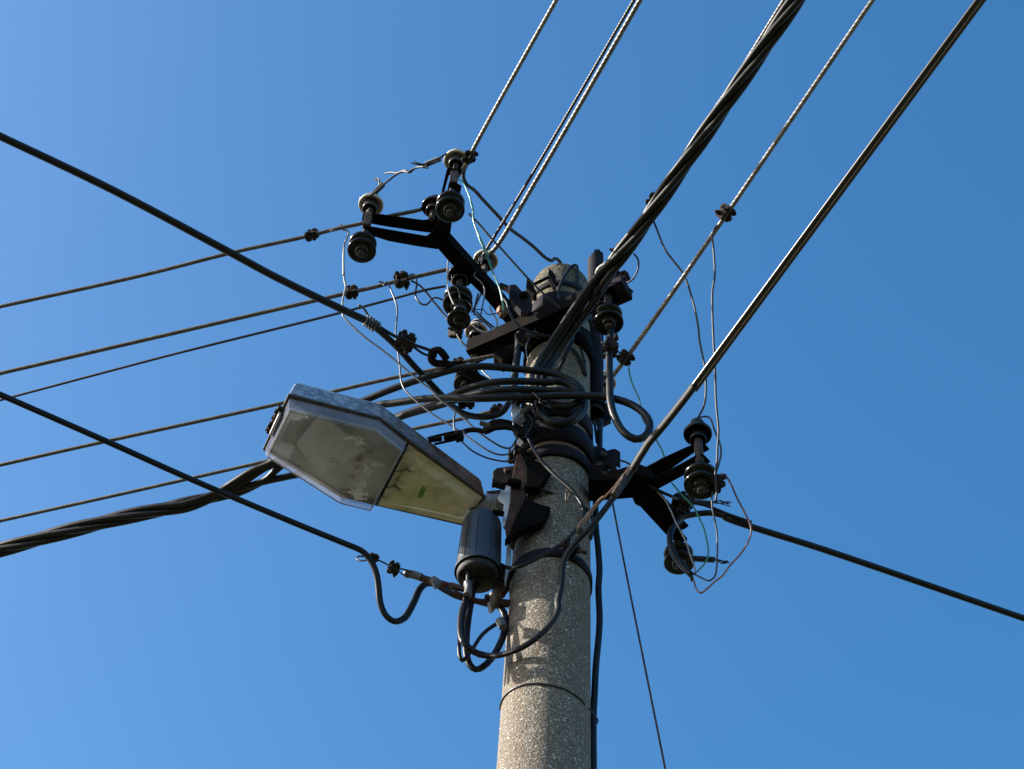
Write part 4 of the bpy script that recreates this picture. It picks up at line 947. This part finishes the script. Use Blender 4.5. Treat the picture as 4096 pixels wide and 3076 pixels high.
rings = [inset(cv, .0, ZP - .005), inset(cv, .003, ZP - .02), inset(cv, .006, ZP - D0 + .01), inset(cv, .009, ZP - D0 + .003), inset(cv, .016, ZP - D0)]
cov = loft(rings, capt=True).build('cover', M_cover, lamp)
cov.data.materials.append(M_coverside)
for pg in cov.data.polygons:
    if abs(pg.normal.z) < .6: pg.material_index = 1
q = MB(); q.lathe([(.017 + .0012 * math.cos(a), .0012 * math.sin(a)) for a in [i * math.pi / 3 for i in range(6)]], 28, Matrix.Translation(PZ(px('D', 865, 985), ZP - D0 + .002)), close=True); q.build('moulded_ring', M_dust, cov)
# cover edge bead
e6 = inset(cv, .012, ZP - D0 - .0005)
q = MB(); q.tube(e6 + [e6[0]], .0018, 6, raw=True, cap=False).build('edge_bead', M_lwhite, cov)
# clips at the end of the cover
q = MB().prism([PZ(px('Q', *a), ZP - .008) for a in ((590, 215), (700, 245), (690, 300), (600, 400), (420, 800), (330, 1000), (245, 960))], (0, 0, .012)); clip = q.build('latch', M_clamp, lamp, bev=.001)
MB().prism([PZ(px('Q', *a), ZP - .03) for a in ((600, 430), (665, 460), (400, 1090), (335, 1000))], (0, 0, .02)).build('latch_plate', M_strip, clip, bev=.001)
for (x_, y_) in ((500, 330), (420, 500), (345, 680), (300, 760), (250, 850)):
    MB().prism([PZ(px('Q', x_ + a, y_ + b), ZP - .009) for a, b in ((30, -30), (50, 20), (-40, 70), (-10, 10))], (0, 0, .01)).build('latch_tooth', M_steel, clip)
for (x_, y_) in ((470, 500), (300, 830)):
    MB().prism([PZ(px('Q', x_ + a, y_ + b), ZP - .011) for a, b in ((-30, -20), (10, -30), (35, 20), (10, 30))], (0, 0, .002)).build('rust_tab', M_copper, clip)
# springs / hinges between cover and tray
for (x0_, y0_, x1_, y1_) in ((420, 610, 590, 575), (270, 885, 430, 855)):
    MB().tube([PZ(px('P', x0_, y0_), ZP - .03), PZ(px('P', x1_, y1_), ZP - .02)], .0018, 6).build('hinge_pin', M_rim, lamp)
for (x_, y_) in ((670, 190), (205, 1070)):
    MB().tube([PZ(px('P', x_ + 20, y_ - 30), ZP - .012), PZ(px('P', x_ - 40, y_ + 70), ZP - .012)], .004, 8).build('hinge_barrel', M_lwhite, lamp)
for (x_, y_) in ((620, 540), (435, 850)):
    MB().tube([PZ(px('P', x_, y_), ZP - .024), PZ(px('P', x_ + 110, y_ + 75), ZP - .024)], .0025, 6).build('slot', M_rim, lamp)
# spigot and flange
sp0 = (o6[2] + o6[3]) / 2 + Vector((0, 0, .03)); sp1 = PY(px('E', 850, 450), -.05)
MB().tube([sp0 - (sp1 - sp0) * .1, sp1], .029, 24).build('spigot', M_spig, lamp)
MB().prism(path('E:870,270 905,237 948,250 945,420 930,600 895,700 860,715 850,620 870,440 800,400 800,380', -.1), (.004, .012, 0)).build('flange', M_white, lamp, bev=.003)

# ------------------------------------------------------------------ leads and small wires
GW = 'thin leads hanging between the wires and the pole'
def lead(label, s_, v0, v1, wd, m_, mode='Y', name='lead', st=False, cat='lead'):
    P = path(s_, v0, v1, mode)
    if st: return strand(label, P, wd, m_, cat, None, name=name, step=.005)
    return cable(label, P, wd, m_, name, cat, None, 8, .015)
lead('white sheathed lead dropping from the highest left wire', 'A:60,1165 130,1140 185,1105 205,1130 200,1160 245,1165 262,1195 240,1260 215,1320 205,1659 J:480,0 490,330 505,400 480,520 468,610 470,700 480,740', -.33, -.25, 8, M_lwhite)
lead('dark lead curving down right below the white sheathed lead', 'J:478,735 520,785 700,950 900,1100 1100,1260 1300,1430 1450,1550 L:550,660 780,835 1000,1040 1180,1165 1290,1220 1360,1222 1400,1170 1442,1085', -.25, -.16, 8, M_lblack)
lead('grey lead dropping from the second left wire behind the black cable', 'J:870,352 920,360 925,400 960,350 985,395 1035,515 1065,600 1075,700 1060,930 1085,1150 1105,1300 1120,1450 1150,1530 1250,1640 L:450,812 740,1000 850,1070 1000,1180 1150,1270 1250,1298 1330,1290 1390,1240 1430,1110', -.2, -.14, 7.5, M_lgrey)
lead('lowest of the three slack leads above the lamp', 'L:755,815 738,880 735,950 745,1030 795,1115 850,1180 950,1262 1100,1332 1230,1362 1330,1372 1430,1338', -.22, -.15, 7.5, M_lblack)
lead('grey lead curling in an S beside the black bell insulator', 'J:1210,320 1220,272 1270,275 1285,320 1292,380 1278,460 1285,530 1330,590 1385,608 1430,580 1480,528 1550,538 1620,582', -.21, -.16, 8, M_lgrey)
lead('black stranded lead running down to the small clamp by the crossarm', 'J:1230,340 1320,390 1400,470 1470,560 1600,720 1690,860 1740,940 1790,1020 1875,1090', -.21, -.16, 9, M_alud, st=True)
lead('thick dark stranded lead bending from the topmost clamp to the pole dome', 'A:1590,330 1570,430 1535,510 1535,590 1570,660 1650,720 1750,830 1900,990 2050,1150 B:1080,145 1200,240 1330,360 1400,395 1430,372 1470,385 1495,415 1500,440', -.62, -.05, 15, M_alud, st=True)
lead('dark stranded lead slanting past the dome to the front of the crossarm', 'A:1590,980 1700,1090 1850,1265 1960,1380 2040,1470 B:1140,590 1300,750 1450,880 1600,1010', -.4, -.2, 9, M_alud, st=True)
lead('thin stranded tail from behind the pipe to the clamp on its right', 'C:1220,45 1330,130 1435,210', -.1, -.06, 7, M_alud, st=True)
lead('thin stranded lead between the two clamps right of the pipe', 'C:1540,245 1590,300 1640,375', -.06, -.05, 7, M_alud, st=True)
lead('blue green twisted pair hanging from the topmost insulator', 'A:1480,600 1530,640 1560,700 1600,800 1635,920 1640,1050 1680,1170 1720,1290 1800,1450 B:650,260 720,430 765,560 800,640 830,720 850,810 872,960', -.45, -.25, 7, M_lblue)
lead('thin green lead twisted with the blue one beside the arm', 'A:1600,790 1615,870 1640,960 1650,1080 1690,1180 1740,1300 1815,1440 B:640,250 700,400 750,520 810,650 840,740 865,850 868,950', -.45, -.255, 5, M_lgreen)
lead('silver lead bent down past the middle of the arm', 'B:620,440 640,330 600,370 598,400 565,415 555,450 570,500 540,560 610,620 655,690 655,800 635,900 605,1060 590,1120 560,1130 520,1095', -.26, -.24, 6, M_lgrey)
lead('pale green white lead looping under the arm to the crossarm insulator', 'B:715,900 740,960 790,1040 800,1090 780,1140 700,1185 640,1180 580,1150 515,1100', -.24, -.22, 7, M_lwhite)
lead('thin dark lead wound over the stack of black insulators', 'B:250,545 285,550 300,590 290,640 360,700 380,760 395,820 470,840 510,890 540,940 640,930 680,980 740,990 800,970', -.32, -.24, 4.5, M_lblack)
lead('short white lead along the left side of the black insulator stack', 'B:255,395 248,500 248,620 262,740 300,840 320,880', -.3, -.3, 6, M_lwhite)
for i, (a_, l_) in enumerate((('B:620,760 570,870 520,965', 'upper of two short dark leads crossing under the arm'), ('B:590,760 560,860 545,990', 'lower of two short dark leads crossing under the arm'), ('B:570,960 660,1050 765,1135', 'right one of the dark leads slanting to the crossarm'), ('B:560,990 640,1060 735,1145', 'left one of the dark leads slanting to the crossarm'))):
    lead(l_, a_, -.22, -.2, 8, M_lblack)
lead('black cable curving from the arm bolt across the crossarm front', 'B:870,810 905,860 930,950 980,1050 1050,1125 1170,1185 1300,1215 1440,1245', -.24, -.2, 11, M_cable_old)
lead('bent black tube arching over the right of the domed pole top', 'O:1030,1100 1020,950 1060,760 1150,560 1280,390 1370,335 1420,345 1435,480 1440,700 1440,920', -.12, -.09, 12, M_cable_old)
lead('black cable lead from the bands down behind the lower gusset', 'C:590,1000 565,1120 575,1200 610,1300 680,1420 740,1510 860,1640 E:1460,165 1560,250 1650,340 1730,460 1755,560 1740,640 1660,760 1530,890 1400,970 1200,1080 1040,1150 930,1165,-.12 840,1130,-.08', -.16, -.15, 16, M_cable)
lead('second black cable crossing the shaded face of the pole', 'E:1110,250 1300,310 1550,400 1680,455 1790,520 1850,620 1855,750 1830,850', -.15, -.03, 14, M_cable)
# right side
lead('stranded lead dropping from behind the bundle to the right insulator', 'G:865,500 890,560 1000,830 1090,950 1200,1100 1300,1380 1360,1659 F:1512,740 1524,800 R:1172,50 1160,300 1130,390 1080,480', -.57, -.24, 9, M_alud, st=True)
lead('long stranded lead hanging straight from the clamp on the pale wire', 'G:1600,540 1545,590 1520,680 1530,800 1545,1000 1545,1120 1520,1300 1520,1500 1525,1659 R:1275,0 1280,200 1292,400 1312,620 1300,800 1295,950 1275,1100 1285,1250 1292,1330 1280,1390', -.65, -.23, 9.5, M_alud, st=True)
lead('blue black lead looping out beside the right insulator pair', 'R:1090,500 1110,468 1190,460 1225,490 1260,590 1300,690 1335,790 1335,900 1310,1000 1268,1130', -.25, -.24, 8, M_lblack)
lead('stranded half loop between two clamps right of the cable bundle', 'G:650,870 690,920 705,980 690,1060 650,1140 600,1180 545,1190', -.39, -.29, 8, M_alud, st=True)
lead('short frayed wire tail below the clamp at the crossarm end', 'G:535,1195 580,1240 640,1290', -.29, -.29, 8, M_alud, st=True)
lead('green lead running down behind the loop to the right bracket', 'C:1700,470 1715,570 1760,700 1810,800 1835,940 1855,1040 1920,1140 2010,1280 2070,1390 2100,1480', -.21, -.13, 7, M_lgreen)
lead('green lead emerging below the bracket and curving to the cable end', 'R:790,1190 850,1260 900,1320 1010,1430 1060,1500 I:800,710 840,790 880,890 905,1000 922,1110 910,1200 870,1270 780,1362', -.12, -.06, 7, M_lgreen)
lead('faded red lead making the widest loop at the far right', 'R:1290,1130 1320,1102 1370,1100 1430,1170 1520,1370 1580,1480 1640,1600 I:1370,780 1398,880 1385,960 1340,1060 1270,1160 1150,1290 1080,1390 1000,1450 900,1540 840,1582 790,1540 765,1460 745,1400', -.23, -.06, 8, M_lpink)
lead('grey black lead hanging inside the red loop', 'I:962,470 965,640 990,760 1010,860 1022,980 1018,1200 1010,1340 985,1410 930,1446 860,1420 760,1370', -.22, -.06, 7.5, M_lblack)
lead('pale lead running down the lower prong to the cable end', 'I:365,470 440,545 480,620 520,700 555,785 600,870 680,1030 720,1160 750,1240 775,1310 768,1360', -.1, -.06, 6.5, M_lwhite)
lead('black lead from the bent plate to the lower right fork', 'R:225,945 290,965 350,1005 450,1110 620,1265 760,1330 860,1370', -.06, -.1, 9, M_lblack)
lead('thin rusty cord running straight down to the bottom edge right of the pole', 'F:1322,1080 1355,1250 1395,1450 1437,1661 1500,2000 1560,2330', -.05, -.05, 9, M_pin, cat='cord', name='guy_cord')
lead('black cable hanging down along the right edge of the pole', 'C:1385,1050 1380,1250 1375,1400 E:1895,30 1890,300 1890,700 1915,950 1930,1200 H:1535,0 1545,250 1540,400 1512,700 1500,950 1490,1150 1490,1606 1485,2200 1480,3000', 0.0, 0.0, 26, M_cable, name='down_cable', cat='cable')
lead('short thin cable beside the pipe base above the bent plate', 'C:1320,1060 1335,1180 1350,1300', .02, .0, 12, M_cable, cat='cable', name='cable')
hkc = tag(MB().tube(path('R:-10,1080 20,1020 60,1000 120,1010 155,1070 150,1140 120,1160', -.06), .012, 10).tube(path('R:0,1080 30,1120 60,1160', -.06), .01, 10).build('link_hook', M_hook), 'curled steel hook link on the right of the pole below the bent plate', 'hook')

# right cable
ZK = PZ((2700, 2100), ZR - .02).z
PK = path('X:2360,1112 800,575 0,312 I:1100,730', ZR - .02, ZR - .05, 'Z')
cable('thick black overhead cable running to the right edge', PK, 27, M_cable, 'overhead_cable', far=8)
PK = path('I:1110,732 1000,702 900,697 750,714 650,740 570,800 515,880 495,980 510,1080 560,1190 640,1290 730,1380', -.048, -.06)
cable('thick black cable end curling back around the lowest insulator', PK, 25, M_cable, 'overhead_cable')
cable('frayed black sleeve at the split end of the curled cable', path('I:690,1350 730,1390 745,1440', -.06), 15, M_tape, 'cable_end', 'cable')
PK = path('I:1400,800 1150,715 900,615 720,575 560,530 370,448 220,360', -.03, -.12)
cable('black messenger wire passing the rusty clamp on the lower prong', PK, 13, M_cable, 'messenger_wire', 'wire')
def deadend(label, s_, tail, yy):
    o = thing('wire_splice', label, 'splice', tuple(path(s_, yy)[0]))
    P = path(s_, yy); q = MB(); r = .0075; Q = smooth(P, .0035)
    q.tube(Q, lambda f: r, 10, raw=True)
    for i_ in range(0, len(Q) - 1, 1):
        pass
    q.build('core', M_alud, o)
    T = (Q[-1] - Q[0]).normalized(); s1_ = T.cross(Vector((0, 0, 1))).normalized(); s2_ = T.cross(s1_); L_ = (Q[-1] - Q[0]).length; n_ = int(L_ / .004)
    MB().tube([Q[0] + T * (L_ * i / (n_ * 10)) + (s1_ * math.cos(i * .628) + s2_ * math.sin(i * .628)) * (r + .001) for i in range(n_ * 10)], .0017, 5, raw=True).build('wrapping', M_alud, o)
    q = MB(); Pt = path(tail, yy)
    for k_ in range(5):
        q.tube([p + Vector((random.gauss(0, .004), random.gauss(0, .004), random.gauss(0, .004))) for p in Pt], .0016, 5)
    q.build('frayed_end', M_alud, o)
deadend('wire wrapped splice with a frayed tip, upper one on the right', 'I:760,575 850,585 960,595', 'I:960,590 1040,580 1090,590 1150,600', .03)
deadend('wire wrapped splice beside the lowest insulator', 'I:740,1200 850,1210 990,1215', 'I:990,1215 1060,1222 1140,1230', .06)
deadend('wrapped wire end left of the topmost white insulator', 'A:1110,440 1200,410 1270,375', 'A:1110,440 1050,438 970,420', -.58)
deadend('wrapped wire end above the left white insulator', 'A:540,760 590,710 640,660', 'A:610,670 600,620 550,590', -.44)
lead('twisted old wire arching between the two upper white insulators', 'A:450,800 500,780 560,740 640,665 720,600 800,540 870,515 930,520 980,485 1060,465 1135,475', -.45, -.6, 9, M_alud, st=True)
lead('short stub of old wire lying over the twisted wire', 'A:668,535 740,522 800,530 880,500 940,525 1000,475 1090,460', -.46, -.6, 8, M_alud, st=True)
lead('short tie wire between the topmost insulator and its wrapped end', 'A:1260,378 1300,345 1340,320', -.62, -.62, 9, M_alud, st=True)

lead('yellowed tie wire knotted over the arching cables in front of the pole', 'C:638,745 660,765 690,800 720,820 712,850 730,870 745,850', -.245, -.235, 5, M_btape, name='tie_wire', cat='wire')
lead('thin greenish tie wire hooked around the two cables on the shaded pole face', 'E:1600,285 1565,320 1555,380 1562,430 1580,400 1600,330 1640,290', -.17, -.15, 5, M_btape, name='tie_wire', cat='wire')
lead('dark wire sagging from the crossarm clamp bolt to the arching cables', 'B:1180,1200 1150,1260 1125,1330 1120,1400 1140,1480', -.2, -.19, 6, M_lblack)
lead('thin black wire drooping behind the bundle below the crossarm', 'B:1560,1160 1500,1260 1440,1330 1330,1340 1270,1320', -.16, -.14, 6, M_lblack)
lead('dark wire running from the pipe clamp around to the large loop clamp', 'B:1880,1060 1930,1180 1960,1300 2010,1360 2050,1350', -.1, -.24, 8, M_alud)
lead('black lead bowing from the heavy hook rod to the pole bands', 'L:1030,350 1100,420 1180,480 1300,560 1420,640', -.12, -.15, 7, M_lblack)
lead('loose black wire curling under the coil beside the pale saddle', 'L:1560,850 1600,900 1590,990 1540,1060 1500,1110', -.19, -.17, 9, M_cable)
# clamps
def dirof(P, i=-2): return P[i + 1] - P[i]
clampon('bolted clamp on the highest left wire', W1, (1247, 940), .05, .2)
clampon('bolted clamp on the second left wire beside the white lead', W2, px('J', 575, 478), .05, .5)
clampon('larger bolted clamp on the second left wire near the insulator stack', W2, px('J', 1130, 345), .058, .9)
clampon('bolted clamp beside the topmost white insulator', X1, px('A', 1600, 350), .05, .3)
clampon('brown clamp on the pale wire right of the cable bundle', X4, px('G', 1640, 470), .054, .7)
clampon('clamp half hidden behind the bundle, upper one', X3s, px('G', 850, 250), .055, .2)
clampon('clamp half hidden behind the bundle, just above the crossarm end', X3s, px('G', 490, 840), .055, 1.0)
clamp('clamp at the right end of the crossarm with a frayed tail', PZ(px('G', 512, 1150), 6.9), Vector((1, -.5, -.3)), .05, .4)
clamp('small clamp on the stranded lead above the left crossarm end', PY(px('J', 1718, 915), -.16), Vector((.3, 0, -.5)), .042, .6)
clamp('black bolted clamp gripping the messenger wire of the upper left cable', PZ(px('J', 1165, 1015), ZS + .045), PZ(px('J', 1450, 1110), ZS + .03) - PZ(px('J', 1060, 960), ZS + .05), .062, .5)
clampon('rusty clamp on the wire just above the heavy hook', W4, px('J', 1740, 1235), .048, .2)
clampon('round clamp low on the pale wire right of the pipe', X4, px('C', 1680, 410), .05, .9)
clamp('large clamp on the loop cable beside the steel pipe', PY(px('C', 1500, 245), -.27), Vector((0, 0, 1)), .06, .1)
clamp('clamp with a protruding bolt right of the upper spool insulator', PY(px('R', 1300, 1200), -.23), Vector((0, 0, 1)), .046, .5)
clampon('small clamp with a pale bolt on the lowest left wire', W5, px('L', 1212, 795), .048, .3)
clamp('black clamp behind the arching coils, below the crossarm end', PY(px('L', 870, 700), -.1), Vector((1, 0, .1)), .055, .3)
clamp('rusty clamp in front of the small dark insulator on the lower prong', PY(px('R', 920, 1400), -.05), Vector((1, 0, -.5)), .06, .3)
# long rusty clamp bar on the bundle
rb_ = thing('clamp_bar', 'rusty orange toothed clamp bar beside the cable bundle on the crossarm', 'clamp', tuple(PY(px('O', 1400, 1350), -.2)))
MB().prism(path('O:1230,1600 1290,1500 1330,1400 1450,1260 1530,1180 1590,1150 1600,1190 1520,1290 1420,1400 1330,1510', -.2), (0, .012, 0)).build('bar', M_copper, rb_, bev=.002)
for (x_, y_) in ((1460, 1195), (1530, 1165), (1300, 1400), (1360, 1365)):
    MB().tube(path('O:%d,%d %d,%d' % (x_, y_ - 20, x_ + 15, y_ + 40), -.205), .004, 6).build('stud', M_pin, rb_)
for o in list(bpy.data.objects):
    if '_used' in o: del o['_used']
